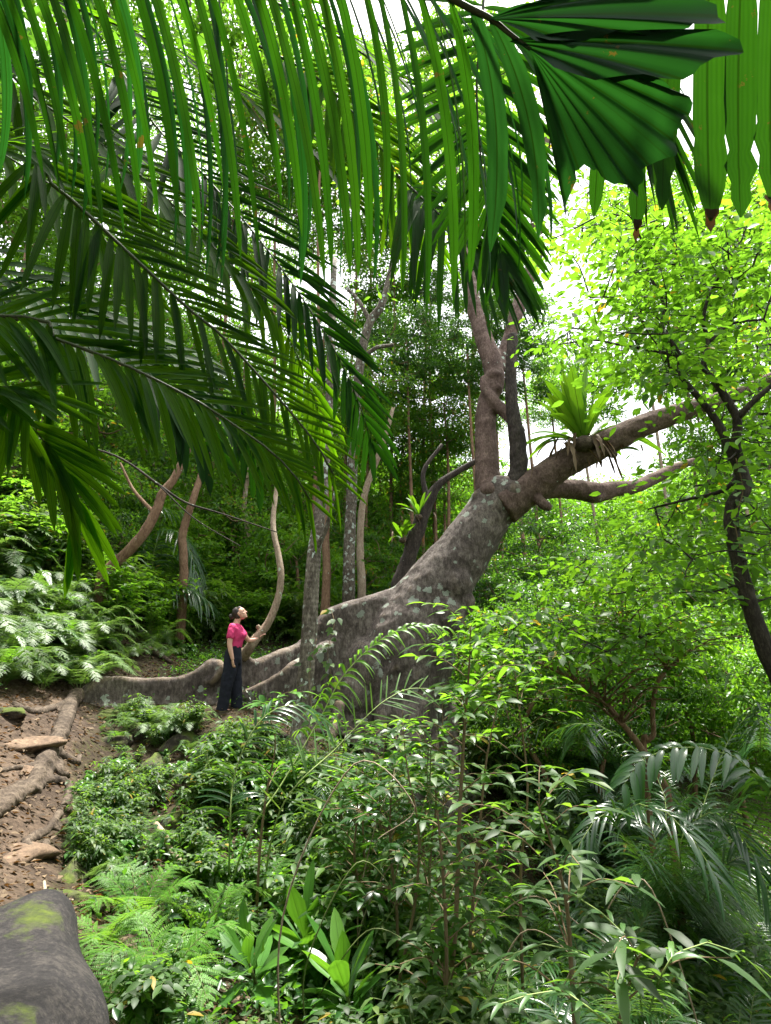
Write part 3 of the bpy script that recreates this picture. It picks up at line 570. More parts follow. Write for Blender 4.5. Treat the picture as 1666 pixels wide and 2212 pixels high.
def place_tree(name, loc, h, crown_mesh, twig_mesh, trunk_mat, label, cat, group, rz, sc, lean=0.0, tr=.09):
    e = empty(name, loc, label, cat, group, rz)
    o = bpy.data.objects.new('crown', crown_mesh); COL.objects.link(o); o.parent = e; o.location = (lean, 0, h); o.scale = (sc, sc, sc)
    o2 = bpy.data.objects.new('branches', twig_mesh); COL.objects.link(o2); o2.parent = e; o2.location = (lean, 0, h); o2.scale = (sc, sc, sc)
    G = Geo(); q = crom([(0, 0, -.3), (lean*.15+rng.normal(0, .1), rng.normal(0, .1), h*.35), (lean*.6+rng.normal(0, .15), rng.normal(0, .15), h*.75), (lean, 0, h+sc*.3)], 5)
    tube(G, q, np.linspace(tr*1.25, tr*.55, len(q)), 8, rough=.05)
    t = bpy.data.objects.new('trunk', G.mesh('trunk', M[trunk_mat], True)); COL.objects.link(t); t.parent = e
    return e
CR = []
for k, (mt, leaf, nc, nl) in enumerate([('lime', .13, 85, 105), ('lime', .17, 75, 85), ('mid', .12, 95, 105), ('mid', .16, 80, 95), ('dark', .12, 95, 110), ('dark', .18, 75, 85)]):
    gl, gt = crown(2.4, nc, nl, leaf, (1, 1, .85)); CR.append((gl.mesh('crown', M[mt]), gt.mesh('branches', M['stem_brown'], True)))
def T(sx, sy, d, h, kind, sc, group, label, trunk='thin', tr=.09, lean=0.0):
    """tree whose crown centre is seen at (sx, sy), d ahead"""
    c = P(sx, sy, d); z = gz(c[0], c[1]); h = max(c[2]-z, 1.0)
    return place_tree('forest_tree', (c[0], c[1], z), h, *CR[kind], trunk, label, 'tree', group, rng.uniform(0, 6.28), sc, lean, tr)
g1 = 'forest trees on the rising slope behind the woman'; l1 = 'green forest tree on the rising slope behind the woman'
g2 = 'trees on the far hillside to the right of the leaning trunk'; l2 = 'sunlit yellow green tree on the far hillside right of the leaning trunk'
g3 = 'tall trees with sky showing through behind the limbs'; l3 = 'tall tree behind the upright limbs with white sky showing through its leaves'
g4 = 'leafy young trees in the gully right of the trunk'; l4 = 'leafy green young tree in the gully right of the leaning trunk'
# left slope, from behind the fronds to the woman
for sx, sy, d, k, sc in [(60, 1080, 14, 2, 1.1), (220, 1010, 17, 2, 1.3), (420, 1060, 19, 0, 1.2), (560, 1120, 21, 2, 1.2), (680, 1090, 23, 0, 1.4), (780, 1170, 22, 2, 1.2), (330, 1190, 16, 1, .8), (500, 1210, 18, 2, .9), (640, 1230, 17, 1, .8), (150, 1170, 13, 2, .7), (760, 1240, 19, 3, .8),
                         (40, 850, 16, 2, 1.5), (230, 800, 20, 0, 1.6), (430, 850, 23, 2, 1.6), (600, 900, 26, 0, 1.7), (730, 960, 27, 1, 1.5), (840, 1080, 26, 1, 1.5), (900, 1160, 24, 3, 1.2),
                         (20, 600, 19, 0, 1.6), (250, 560, 24, 1, 1.7), (480, 640, 26, 0, 1.6), (60, 330, 19, 1, 1.6), (330, 330, 24, 0, 1.7), (140, 60, 17, 0, 1.6), (520, 120, 22, 1, 1.6), (800, 250, 25, 0, 1.4), (1000, 150, 24, 1, 1.3)]:
    T(sx, sy, d, 0, k, sc, g1, l1, tr=.065)
for sx, sy, d, k, sc in [(760, 860, 18, 3, .8), (880, 760, 19, 5, .75), (960, 890, 20, 3, .8), (1010, 770, 18, 5, .6), (1130, 800, 19, 5, .6), (870, 960, 22, 3, .9), (960, 1020, 22, 2, .8), (1110, 690, 18, 5, .6), (820, 680, 24, 1, .8), (1190, 870, 21, 3, .5), (700, 720, 21, 3, .7), (930, 640, 22, 5, .6), (620, 330, 22, 3, 1.4), (760, 430, 22, 2, 1.3), (700, 220, 19, 3, 1.3), (850, 560, 22, 3, 1.0), (560, 480, 23, 2, 1.3), (900, 380, 22, 2, 1.2), (1060, 620, 20, 3, .7), (1040, 900, 21, 2, .7), (930, 780, 23, 3, .8), (800, 900, 21, 2, .8)]:
    T(sx, sy, d, 0, k, sc, g3, l3, tr=.06)
g5 = 'distant trees filling the sky behind the dark stemmed tree'; l5 = 'distant tree seen through the leaves of the dark stemmed tree at the right'
for sx, sy, d, k, sc in [(1260, 820, 26, 1, 1.1), (1500, 780, 27, 1, 1.3), (1620, 740, 26, 3, 1.3), (1560, 960, 27, 1, 1.2), (1660, 920, 26, 0, 1.2), (1450, 600, 27, 1, 1.2), (1600, 580, 26, 3, 1.3), (1370, 480, 26, 1, 1.2), (1520, 440, 26, 3, 1.2), (1680, 440, 26, 1, 1.2)]:
    T(sx, sy, d, 0, k, sc, g5, l5, 'thin_pale', tr=.07)
for sx, sy, d, k, sc in [(1120, 1150, 30, 1, 1.5), (1230, 1150, 32, 0, 1.5), (1350, 1160, 34, 1, 1.6), (1470, 1160, 33, 0, 1.6), (1590, 1150, 32, 1, 1.6), (1700, 1140, 30, 0, 1.6), (1180, 1230, 26, 2, 1.3), (1300, 1240, 27, 1, 1.4), (1420, 1250, 26, 0, 1.4), (1540, 1250, 25, 1, 1.4), (1660, 1240, 24, 2, 1.4),
                         (1260, 1330, 21, 3, 1.2), (1390, 1340, 22, 1, 1.2), (1510, 1340, 21, 0, 1.2), (1630, 1330, 20, 3, 1.2), (1700, 1420, 18, 0, 1.1), (1560, 1420, 18, 1, 1.0), (1440, 1430, 18, 2, 1.0), (980, 1110, 28, 0, 1.4), (1060, 1100, 31, 1, 1.3), (1640, 1060, 36, 0, 1.5), (1520, 1080, 38, 1, 1.4)]:
    T(sx, sy, d, 0, k, sc, g2, l2, 'thin_pale', tr=.1)
for sx, sy, d, k, sc in [(1160, 1240, 15.5, 4, .9), (1230, 1330, 14.5, 4, .85), (1100, 1330, 14, 4, .7), (1330, 1400, 13, 3, .8), (1180, 1420, 12.5, 4, .7), (1080, 1420, 12.5, 3, .55), (1450, 1490, 12.5, 0, .7), (1580, 1490, 12, 1, .7), (1300, 1490, 11.5, 4, .6), (1660, 1560, 11, 0, .6), (1170, 1510, 10.8, 2, .55)]:
    T(sx, sy, d, 0, k, sc, g4, l4, 'thin', tr=.05)

# ------------------------------------------------------------------ single trees with named shapes
def tree_of(name, label, rows_list, mat, cat='tree', group=None, sides=12, rough=.08, base=None, sink=True, smooth=True):
    r0 = rows_list[0][0]; b = P(*r0[:3]); z = gz(b[0], b[1]); e = empty(name, (b[0], b[1], z), label, cat, group)
    G = Geo()
    for k, rows in enumerate(rows_list):
        q = limb_pts(rows, 6)
        if k == 0 and sink and q[0, 2] > z: q = np.vstack([[q[0, 0], q[0, 1], z-.2, q[0, 3]*1.25], q])
        tube(G, q[:, :3], q[:, 3], sides, True, rough, seed=k)
    G.obj('trunk', M[mat], e, smooth=smooth); return e
pole = tree_of('mottled_tree', 'straight slender tree with pale lichen blotches standing in front of the great buttress', [[(622, 1740, 8.3, .135), (648, 1580, 8.7, .125), (659, 1480, 8.85, .118), (668, 1370, 9, .115), (673, 1280, 9.1, .112), (679, 1195, 9.2, .105), (692, 1100, 9.4, .095), (702, 1000, 9.6, .085), (712, 880, 9.9, .08), (716, 740, 10.2, .07), (722, 560, 10.8, .06)], [(679, 1195, 9.2, .05), (705, 1140, 9.1, .035), (725, 1060, 9, .02)]], 'pole', sides=18, rough=.04)
grey = tree_of('grey_barked_tree', 'pale grey barked tree forking against the white sky left of the upright limbs', [[(755, 1180, 14.5, .14), (760, 1060, 14.3, .13), (763, 960, 14, .125), (770, 860, 14, .12), (782, 760, 14, .115), (800, 695, 14, .11), (826, 655, 14, .10), (850, 560, 14.2, .08), (870, 400, 15, .06)], [(800, 695, 14, .06), (775, 650, 14, .05), (748, 622, 14, .04)], [(782, 775, 14, .06), (812, 752, 13.9, .05), (850, 745, 13.8, .04)]], 'pole', rough=.05)
darkt = tree_of('dark_vine_tree', 'dark crooked tree carrying clumps of epiphytes left of the main bole', [[(862, 1262, 13, .17), (885, 1200, 13, .16), (900, 1150, 13, .17), (925, 1085, 13, .13), (950, 1045, 13, .09), (990, 1018, 13, .07), (1030, 995, 13, .06)], [(925, 1085, 13, .07), (915, 1020, 13.1, .05), (955, 960, 13.2, .04)]], 'darkbark')
lbr = 'reddish brown trunk rising from the shrubs above the fern bank'
for lab, rl, mt in [('leaning reddish brown trunk slanting up from the fern bank under the left fronds', [[(222, 1240, 11, .11), (262, 1205, 11, .10), (305, 1160, 11, .095), (335, 1110, 11.1, .09), (352, 1065, 11.2, .085), (378, 1030, 11.3, .075), (420, 940, 11.6, .06)], [(335, 1110, 11.1, .04), (290, 1060, 11.3, .03), (260, 1000, 11.4, .02)]], 'thin'),
                    ('short upright reddish trunk under the hanging tips of the long mid frond', [[(398, 1250, 13, .095), (396, 1190, 13, .09), (394, 1160, 13, .09), (402, 1125, 13, .085), (412, 1095, 13, .08), (430, 1040, 13.2, .07), (455, 960, 13.5, .05)]], 'thin'),
                    ('crooked pale trunk that the woman rests her hand on', [[(524, 1425, 10.0, .085), (540, 1398, 9.82, .078), (556, 1376, 9.84, .074), (580, 1345, 9.9, .062), (600, 1295, 9.95, .058), (607, 1250, 10.0, .055), (603, 1205, 10.1, .052), (590, 1130, 10.3, .045), (600, 1040, 10.6, .04)], [(566, 1364, 9.86, .04), (556, 1352, 9.85, .035)]], 'thin_pale'),
                    ('slim pale trunk behind the grey tree, curving right', [[(782, 1260, 16, .11), (778, 1180, 16, .10), (785, 1080, 16, .09), (808, 1010, 16, .08), (832, 945, 16, .07), (850, 880, 16, .05)]], 'thin_pale'),
                    ('thin pale stem between the woman and the mottled tree, far behind', [[(538, 1260, 18, .10), (536, 1160, 18, .09), (528, 1090, 18, .08), (540, 1000, 18, .06)]], 'thin_pale'),
                    ('brown trunk right behind the mottled tree', [[(702, 1330, 14.5, .11), (706, 1230, 14.5, .10), (704, 1150, 14.5, .09), (712, 1050, 14.6, .08)]], 'thin')]:
    tree_of('slender_tree', lab, rl, mt)
# liana-like branches crossing behind the fronds
G = Geo()
for rows in [[(120, 950, 9, .03), (250, 985, 9.2, .03), (340, 1045, 9.4, .035), (400, 1085, 9.6, .03), (480, 1110, 9.8, .022), (600, 1150, 10, .015)], [(340, 1045, 9.4, .02), (420, 1120, 9.5, .015), (520, 1180, 9.6, .012)]]:
    limb(G, [(a_, b_, c_, r_*.6) for a_, b_, c_, r_ in rows], sides=8)
e = empty('hanging_liana', tuple(P(120, 950, 9)), 'long thin dark liana drooping behind the left fronds', 'liana'); G.obj('stem', M['darkbark'], e, smooth=True)

def canopy_on(e, clumps, leaf, mat, anchors, n=34, flat=.35, name='crown', r=.30, lay=.25, tw=.006, wide=.52):
    """clumps: world points; each joined by a twig to the nearest anchor"""
    GL, GT = Geo(), Geo(); anc = np.array(anchors)
    clumps = sorted(clumps, key=lambda c: ((anc-c)**2).sum(1).min())
    for c in clumps:
        k = np.argmin(((anc-c)**2).sum(1)); a = anc[k]; mid = (a+c)/2+rng.normal(0, .08, 3)*min(1, np.linalg.norm(a-c)); anc = np.vstack([anc, c, mid])
        q = crom([a, mid, c], 4); tube(GT, q, np.linspace(tw*1.8, tw*.5, len(q)), 4, cap=False)
        for j in range(3):
            e2 = c + rng.normal(0, 1, 3)*A(r, r, r*lay); tube(GT, [c, (c+e2)/2+A(0, 0, .02), e2], [tw*.6, tw*.5, tw*.3], 3, cap=False)
        u = rng.normal(0, 1, (n, 3)); p = c + u*A(r, r, r*lay)
        d = nrm(u*A(1, 1, .3)+rng.normal(0, .5, (n, 3))+A(0, 0, -.3)); up = nrm(A(0, 0, 1)+rng.normal(0, flat, (n, 3)))
        L = leaf*rng.uniform(.6, 1.2, n)
        blades(GL, p, d, up, L, L*wide, .12, (0, .3, .65, 1), (.1, .95, .85, 0), .15, rnd=np.clip(rng.normal(rng.uniform(.3, .75), .2, n), 0, 1))
    GL.obj(name, M[mat], e); GT.obj('twigs', M['darkbark'], e)
# dark tree at the right edge
rt_rows = [[(1760, 1620, 5.6, .10), (1690, 1480, 5.6, .085), (1645, 1380, 5.6, .075), (1615, 1290, 5.6, .07), (1596, 1215, 5.6, .066), (1580, 1140, 5.6, .064), (1584, 1090, 5.6, .064), (1608, 1055, 5.6, .068), (1602, 1020, 5.6, .062), (1575, 965, 5.6, .045), (1545, 905, 5.65, .036), (1510, 860, 5.7, .032), (1475, 815, 5.75, .03), (1466, 768, 5.8, .028), (1448, 735, 5.85, .024), (1430, 705, 5.9, .02), (1432, 650, 6.0, .016), (1400, 590, 6.1, .012)],
           [(1602, 1020, 5.6, .05), (1590, 965, 5.55, .046), (1592, 905, 5.5, .042), (1565, 855, 5.5, .036), (1545, 825, 5.5, .032), (1520, 790, 5.5, .028), (1530, 740, 5.5, .022), (1520, 690, 5.5, .018), (1540, 620, 5.5, .014), (1600, 540, 5.6, .01)],
           [(1592, 905, 5.5, .035), (1625, 870, 5.4, .028), (1670, 830, 5.3, .022), (1740, 770, 5.2, .015)],
           [(1466, 768, 5.8, .02), (1400, 755, 6, .016), (1340, 745, 6.2, .013), (1280, 735, 6.4, .01), (1200, 745, 6.6, .007)],
           [(1430, 705, 5.9, .014), (1380, 690, 6.2, .011), (1330, 650, 6.4, .008)],
           [(1530, 740, 5.5, .018), (1580, 700, 5.4, .013), (1650, 690, 5.3, .01)],
           [(1602, 1020, 5.6, .03), (1560, 1060, 5.7, .02), (1480, 1080, 5.9, .014), (1400, 1100, 6.1, .009)]]
rtree = tree_of('dark_stemmed_tree', 'dark crooked tree at the right edge spreading bright green leaves against the sky', rt_rows, 'darkbark', sides=12)
anc = np.vstack([limb_pts(r, 5)[:, :3][2:] for r in rt_rows]); cl = []
reg = [(1130, 560, 620, 1060, 60), (1330, 480, 1700, 760, 90), (1420, 760, 1700, 1050, 55), (1180, 640, 1450, 860, 60), (1400, 1040, 1700, 1180, 38), (1480, 1180, 1700, 1330, 16), (1250, 430, 1700, 600, 46), (1100, 470, 1300, 760, 16)]
for x0, y0, x1, y1, n_ in reg:
    x0, x1 = min(x0, x1), max(x0, x1)
    for _ in range(n_):
        x, y = rng.uniform(x0, x1), rng.uniform(y0, y1)
        if x < 1150 and y0 == 560: continue
        if 1180 < x < 1300 and 540 < y < 690 and rng.random() < .8: continue
        if 1370 < x < 1480 and 940 < y < 1030: continue
        if 1240 < x < 1520 and 840 < y < 1000 and rng.random() < .8: continue
        if 1150 < x < 1390 and 760 < y < 1000: continue
        if x < 1195 and y > 600: continue
        if abs(y - np.interp(x, [1180, 1320, 1530], [1030, 952, 872])) < 55 and x < 1560: continue
        if 1150 < x < 1500 and 980 < y < 1090 and rng.random() < .8: continue
        if 1180 < x < 1330 and 500 < y < 720 and rng.random() < .5: continue
        cl.append(P(x, y, rng.uniform(5.0, 8.5)))
rng.shuffle(cl := [tuple(c) for c in cl]); cl = [np.array(c) for c in cl]
canopy_on(rtree, cl[:len(cl)*5//9], .11, 'lime', anc, n=34, r=.32)
canopy_on(rtree, cl[len(cl)*5//9:], .12, 'mid', anc, n=40, r=.34)
# crown of the great tree beyond the top of the limbs and leaves near its fork
anc = np.vstack([limb_pts(r, 4)[:, :3] for r in [[(1022, 655, 11.6, .1), (985, 440, 12.5, .1), (975, 300, 13, .1)], [(1150, 575, 12, .1), (1165, 400, 12.6, .1), (1190, 250, 13.2, .1)], [(1560, 862, 9.7, .1), (1760, 760, 9.2, .1)]]])
cl = [P(rng.normal(a, b), rng.normal(c_, d_), rng.uniform(10.5, 14)) for a, b, c_, d_, n_ in [(980, 110, 360, 120, 40), (1180, 110, 330, 110, 40), (1330, 90, 760, 45, 7), (1700, 80, 760, 60, 18)] for _ in range(n_)]
canopy_on(tree, cl, .16, 'mid', anc, n=34, r=.5, tw=.012)
# ------------------------------------------------------------------ bird's nest ferns
def nest(loc, n, L, W, label, dead=9, tilt=.35):
    e = empty('nest_fern', tuple(loc), label, 'fern'); GL, GD = Geo(), Geo(); a = rng.uniform(0, 6.28, n)
    t = rng.uniform(.1, 2.3, n); d = np.stack([np.cos(a)*t, np.sin(a)*t*.6, np.full(n, 1.0)], 1)
    blades(GL, loc + d*.04, d, np.stack([-np.cos(a), -np.sin(a), np.full(n, .4)], 1), L*rng.uniform(.7, 1.1, n), W*rng.uniform(.75, 1.1, n), .28*t, np.linspace(0, 1, 9), (.25, .5, .75, .95, 1, 1, .9, .6, 0), .35, wob=.015)
    GL.obj('frond', M['bird'], e, smooth=False)
    if dead:
        a = rng.uniform(0, 6.28, dead); d = np.stack([np.cos(a)*.5, np.sin(a)*.5, np.full(dead, -.35)], 1)
        blades(GD, loc + A(0, 0, .05) + np.stack([np.cos(a), np.sin(a), 0*a], 1)*.12 + np.stack([rng.uniform(-.5, .55, dead), 0*a, 0*a], 1)*A(1, 0, 0) + np.stack([0*a, 0*a, rng.uniform(-.1, .1, dead)], 1), d, A(0, 0, 1), L*rng.uniform(.14, .32, dead), W*.36, .9, np.linspace(0, 1, 7), (.5, .9, .7, 1, .6, .8, .1), .5, wob=.06)
        GD.obj('dead_frond', M['deadleaf'], e)
    G = Geo(); ellipsoid(G, loc+A(0, 0, -.02), A(.16, .16, .12)*L/1.15); G.obj('base', M['root'], e, smooth=True)
    return e
nest(P(1262, 958, 10.3), 30, 1.5, .21, 'birdnest fern with upright straps and dead brown fronds on the right limb', 26)
nest(P(1325, 980, 10.3), 5, .55, .12, 'small birdnest fern hanging under the right limb', 3)
nest(P(905, 1115, 12.8), 9, .6, .09, 'birdnest fern on the dark crooked tree left of the bole', 6)
nest(P(870, 1165, 12.9), 8, .6, .10, 'smaller birdnest fern low on the dark crooked tree', 5)

# ------------------------------------------------------------------ rocks and trail
def rock(name, c, size, seed, mat, label, rz=0, flat=.0, group=None, cuts=13, n=40):
    q = np.random.default_rng(seed); nu, nv = n, n//2
    u = np.linspace(0, 2*np.pi, nu, endpoint=False); v = np.linspace(-np.pi/2, np.pi/2, nv); U, Vv = np.meshgrid(u, v)
    D = np.stack([np.cos(Vv)*np.cos(U), np.cos(Vv)*np.sin(U), np.sin(Vv)], -1).reshape(-1, 3); r = np.full(len(D), 1.25)
    for _ in range(cuts):
        nn = nrm(q.normal(0, 1, 3)); h = q.uniform(.5, .88); dt = D@nn; r = np.where(dt > .05, np.minimum(r, h/np.maximum(dt, .05)), r)
    r = np.minimum(r, (.75 if flat else 1.0)/np.maximum(np.abs(D[:, 2]), .05))
    for k in range(3, 9): r = r*(1 + .055/(k**.5)*np.sin(D@q.normal(0, k, 3)+q.uniform(0, 6)))
    Vt = D*r[:, None]*np.array(size); a = rz; Rm = np.array([[math.cos(a), -math.sin(a), 0], [math.sin(a), math.cos(a), 0], [0, 0, 1]])
    Vt = Vt@Rm.T + np.array(c); G = Geo(); i = np.arange(nv-1)[:, None]*nu; j = np.arange(nu)[None]; j2 = (j+1) % nu
    G.add(Vt, np.stack([i+j, i+j2, i+nu+j2, i+nu+j], -1).reshape(-1, 4))
    o = G.obj(name, M[mat], smooth=True); tag(o, label, 'rock', group); origin(o, tuple(np.array(c)-A(0, 0, size[2]*.6))); return o
rock('boulder', (-1.78, 2.42, .16), (.60, 1.0, .52), 21, 'slab', 'large smooth dark grey rock slab with a mossy edge in the bottom left corner', .42, True, cuts=4, n=80)
rock('stepping_stone', hit(30, 1830)+A(-.3, .05, -.14), (.52, .42, .22), 8, 'sand', 'worn sandstone step with a mossy side at the left edge of the trail', .3, True, n=56)
rock('stepping_stone', hit(40, 1600)+A(-.2, 0, -.12), (.75, .5, .16), 12, 'sand', 'broad worn sandstone slab above the forked roots', .2, True, n=56)
rock('stepping_stone', hit(55, 1660)+A(-.1, 0, -.06), (.42, .28, .13), 15, 'sand', 'small rounded sandstone step between the forked roots', .1, True, n=48)
mg = 'mossy rocks along the right edge of the trail'
for k, (x, y, s, f, lab) in enumerate([(205, 1790, (.34, .20, .17), 0, 'long brown rock with moss on its right end beside the looped root'), (222, 1835, (.26, .17, .15), 0, 'rounded rock thick with green moss beside the trail'), (215, 1888, (.27, .18, .13), 0, 'flat topped mossy rock behind the bright ferns'),
                                       (150, 1890, (.20, .16, .12), 0, 'small pointed mossy rock touching the trail dirt'), (170, 1945, (.17, .13, .09), 0, 'small mossy rock above the corner slab'), (115, 1930, (.10, .08, .06), 0, 'little bare stone on the trail above the slab'),
                                       (285, 1760, (.24, .18, .20), 0, 'upright mossy boulder on the dark bank below the roots'), (230, 1690, (.26, .2, .14), 0, 'dark mossy rock on the bank right of the forked roots'), (255, 1600, (.30, .24, .16), 0, 'mossy ledge rock under the grey root end'),
                                       (230, 1545, (.36, .25, .12), 0, 'flat mossy rock against the low end of the buttress root'), (330, 1660, (.34, .26, .26), 0, 'big dark boulder half hidden by leaves on the bank'), (300, 1720, (.22, .2, .18), 0, 'dark wedge rock below the big bank boulder'),
                                       (360, 1780, (.36, .28, .26), 0, 'dark mossy boulder low on the bank'), (420, 1850, (.28, .25, .2), 0, 'dark boulder above the fern fronds'), (390, 1600, (.36, .28, .24), 0, 'dark boulder below the woman covered by leaves'), (545, 1600, (.5, .35, .22), 0, 'mossy ledge rock under the woman'), (20, 1540, (.3, .2, .08), 0, 'thin rock lip at the trail bend'), (300, 1580, (.3, .25, .2), 0, 'mossy block between the root end and the leafy bank')]):
    rock('mossy_rock', hit(x, y)+A(0, 0, -.3*s[2]), s, 30+k, 'rock', lab, rng.uniform(0, 3), False, mg, n=44)
def groot(rows, G, lift=.15, seed=0):    # roots lying on the ground: sx, sy, r
    q = np.array([[*(hit(a, b)+A(0, 0, r*lift)), r] for a, b, r in rows]); q = crom(q, 6); tube(G, q[:, :3], q[:, 3], 12, True, .08, seed=seed)
G = Geo()
b0 = hit(155, 1522)
for k, rows in enumerate([[(165, 1508, .12), (150, 1530, .105), (136, 1570, .10), (118, 1612, .10), (100, 1645, .10), (84, 1672, .085), (70, 1700, .07), (40, 1722, .07), (0, 1752, .07), (-40, 1780, .06)], [(108, 1632, .07), (104, 1665, .06), (92, 1690, .05), (78, 1712, .045)], [(104, 1640, .07), (122, 1655, .065), (130, 1672, .05), (150, 1680, .035)],
                          [(115, 1622, .06), (140, 1640, .05), (165, 1650, .04), (172, 1635, .03)], [(-30, 1740, .05), (20, 1712, .045), (60, 1696, .04), (100, 1692, .05), (132, 1692, .05), (150, 1702, .04), (142, 1735, .036), (125, 1768, .036), (100, 1800, .034), (80, 1812, .03)],
                          [(100, 1800, .03), (70, 1815, .04), (58, 1832, .05), (70, 1850, .052), (92, 1842, .045), (97, 1825, .03)], [(165, 1512, .06), (120, 1530, .05), (80, 1540, .05), (45, 1534, .045), (30, 1520, .03)],
                          [(120, 1790, .02), (170, 1775, .025), (215, 1765, .03), (240, 1775, .02)], [(-20, 1672, .035), (40, 1662, .03), (80, 1655, .04)], [(100, 1790, .016), (130, 1800, .014), (165, 1812, .012)]]):
    groot(rows, G, seed=k)
e = empty('surface_root', tuple(b0), 'thick forked brown tree root spreading over the sandy trail', 'root'); solid(G, 'root', M['root'], e, .016, 1, .045, .09)
def lone_root(rows, label, mat='thin_pale', name='creeping_root', lift=1.0):
    G = Geo(); groot(rows, G, lift); o = G.obj(name, M[mat], smooth=True); tag(o, label, 'root'); p = hit(rows[0][0], rows[0][1]); origin(o, tuple(p)); return o
lone_root([(335, 1805, .028), (352, 1830, .03), (372, 1870, .028), (400, 1890, .024), (440, 1895, .02), (500, 1890, .014)], 'knobbly pale root snaking across the dark bank above the ferns', lift=3)
lone_root([(480, 1975, .012), (510, 1990, .016), (545, 1985, .014), (600, 1970, .01)], 'curved thin pale root above the broad leaved plants', lift=5)
lone_root([(282, 1420, .05), (320, 1412, .06), (350, 1425, .05), (370, 1435, .03)], 'dark arched root on the slope behind the low buttress', 'root')
lone_root([(95, 1910, .010), (98, 1935, .014), (120, 1952, .012), (170, 1950, .008)], 'small bent pale twig on the edge of the corner slab')
lone_root([(405, 1510, .022), (425, 1480, .02), (438, 1460, .018)], 'straight thin prop root slanting down from the buttress knob', 'thin', 'prop_root', 8)

# ------------------------------------------------------------------ the woman
fw = P(500, 1541, 9.45); wz = fw[2]
rock('standing_stone', fw+A(-.02, .02, -.14), (.42, .35, .15), 77, 'rock', 'mossy rock step that the woman stands on', .2, True, mg)
wm = empty('person', tuple(fw), 'woman in a pink short sleeved top and black trousers looking up beside the buttress root', 'person')
M['skin'] = plain('skin', (.62, .36, .27), .5, .4, 40, .06, .02); M['pink'] = plain('pink cotton', (.60, .05, .17), .8, .2, 60, .08, .15)
M['black'] = plain('black cloth', (.014, .016, .026), .85, .2, 50, .2, .2); M['hair'] = plain('dark brown hair', (.022, .013, .011), .45, .5, 90, .4, .4)
M['metal'] = plain('spectacle frame', (.30, .20, .12), .3, .6); M['eye'] = plain('eye', (.05, .03, .02), .2, .6)
def W3(*p): return fw + A(*p)
def capsule(G, pts, rad, sides=16):
    q = crom([[*W3(*p), r] for p, r in zip(pts, rad)], 5); tube(G, q[:, :3], q[:, 3], sides); 
    for k in (0, -1): ellipsoid(G, q[k, :3], (q[k, 3],)*3, nu=14, nv=8)
def body_rows(rows): return [(W3(x, y, z), A(a, 0, 0), A(0, b, 0)) for x, y, z, a, b in rows]
Bd = Geo()
lofts(Bd, body_rows([(-.02, 0, .80, .08, .12), (-.02, 0, .90, .10, .14), (-.005, 0, 1.0, .10, .135), (.01, 0, 1.10, .105, .14), (.02, 0, 1.2, .115, .15), (.0, 0, 1.29, .095, .165), (-.01, 0, 1.345, .07, .12), (-.01, 0, 1.375, .052, .06)]), 24)
capsule(Bd, [(-.01, 0, 1.34), (.008, 0, 1.40), (.025, 0, 1.45)], [.056, .05, .052])
th = R(-26); HM = np.array([[math.cos(th), 0, math.sin(th)], [0, 1, 0], [-math.sin(th), 0, math.cos(th)]])      # head tipped back
HM = np.array([[math.cos(-th), 0, -math.sin(-th)], [0, 1, 0], [math.sin(-th), 0, math.cos(-th)]])
HC = A(.045, 0, 1.525)
def hd(x, y, z): return W3(*(HC + HM@A(x, y, z)))
ellipsoid(Bd, hd(-.005, 0, .02), (.094, .074, .092), HM, 26, 18); ellipsoid(Bd, hd(.03, 0, -.035), (.062, .058, .075), HM, 22, 14)
ellipsoid(Bd, hd(.068, 0, -.088), (.022, .024, .02), HM); ellipsoid(Bd, hd(.088, 0, -.008), (.016, .012, .026), HM); ellipsoid(Bd, hd(.102, 0, -.024), (.015, .015, .011), HM)
ellipsoid(Bd, hd(.086, 0, -.056), (.012, .024, .007), HM); ellipsoid(Bd, hd(.083, 0, -.068), (.012, .022, .007), HM); ellipsoid(Bd, hd(.082, 0, .03), (.014, .05, .012), HM)
for s_ in (-1, 1):
    ellipsoid(Bd, hd(-.005, s_*.074, -.005), (.018, .009, .030), HM); ellipsoid(Bd, hd(.06, s_*.036, -.025), (.024, .022, .022), HM)
RS, LS = -1, 1
capsule(Bd, [(-.02, -.155, 1.30), (-.035, -.19, 1.18), (-.04, -.205, 1.05)], [.052, .047, .040]); capsule(Bd, [(-.04, -.205, 1.05), (-.015, -.21, .94), (.02, -.205, .82)], [.040, .037, .026])
capsule(Bd, [(.0, .155, 1.30), (.08, .22, 1.20), (.15, .27, 1.11)], [.050, .044, .037]); capsule(Bd, [(.15, .27, 1.11), (.215, .32, 1.12), (.28, .36, 1.15)], [.037, .033, .024])
def hand(G, wrist, d, pn, s=1, curl=.5):
    """palm and five fingers; d: pointing direction, pn: palm normal (side the fingers curl to)"""
    d = nrm(A(*d)); pn = nrm(A(*pn)); sd = nrm(np.cross(d, pn))*s; w_ = A(*wrist)
    Mx = np.stack([d, sd, pn], 1); ellipsoid(G, W3(*(w_+d*.045)), (.040, .027, .013), Mx, 16, 10)
    for k, (o_, l_) in enumerate([(-.020, .055), (-.007, .064), (.007, .060), (.019, .046)]):
        b = w_ + d*.075 + sd*o_; cu = curl*(1+.12*k); p1 = b + (d*math.cos(cu*.5)+pn*math.sin(cu*.5))*l_*.45; p2 = p1 + (d*math.cos(cu)+pn*math.sin(cu))*l_*.32; p3 = p2 + (d*math.cos(cu*1.5)+pn*math.sin(cu*1.5))*l_*.25
        capsule(G, [b-d*.02, p1, p2, p3], [.0080, .0075, .007, .006], 8)
    b = w_ + d*.028 - sd*.02; capsule(G, [b, b - sd*.012 + d*.028 + pn*.012, b - sd*.014 + d*.052 + pn*.022], [.010, .009, .0075], 8)
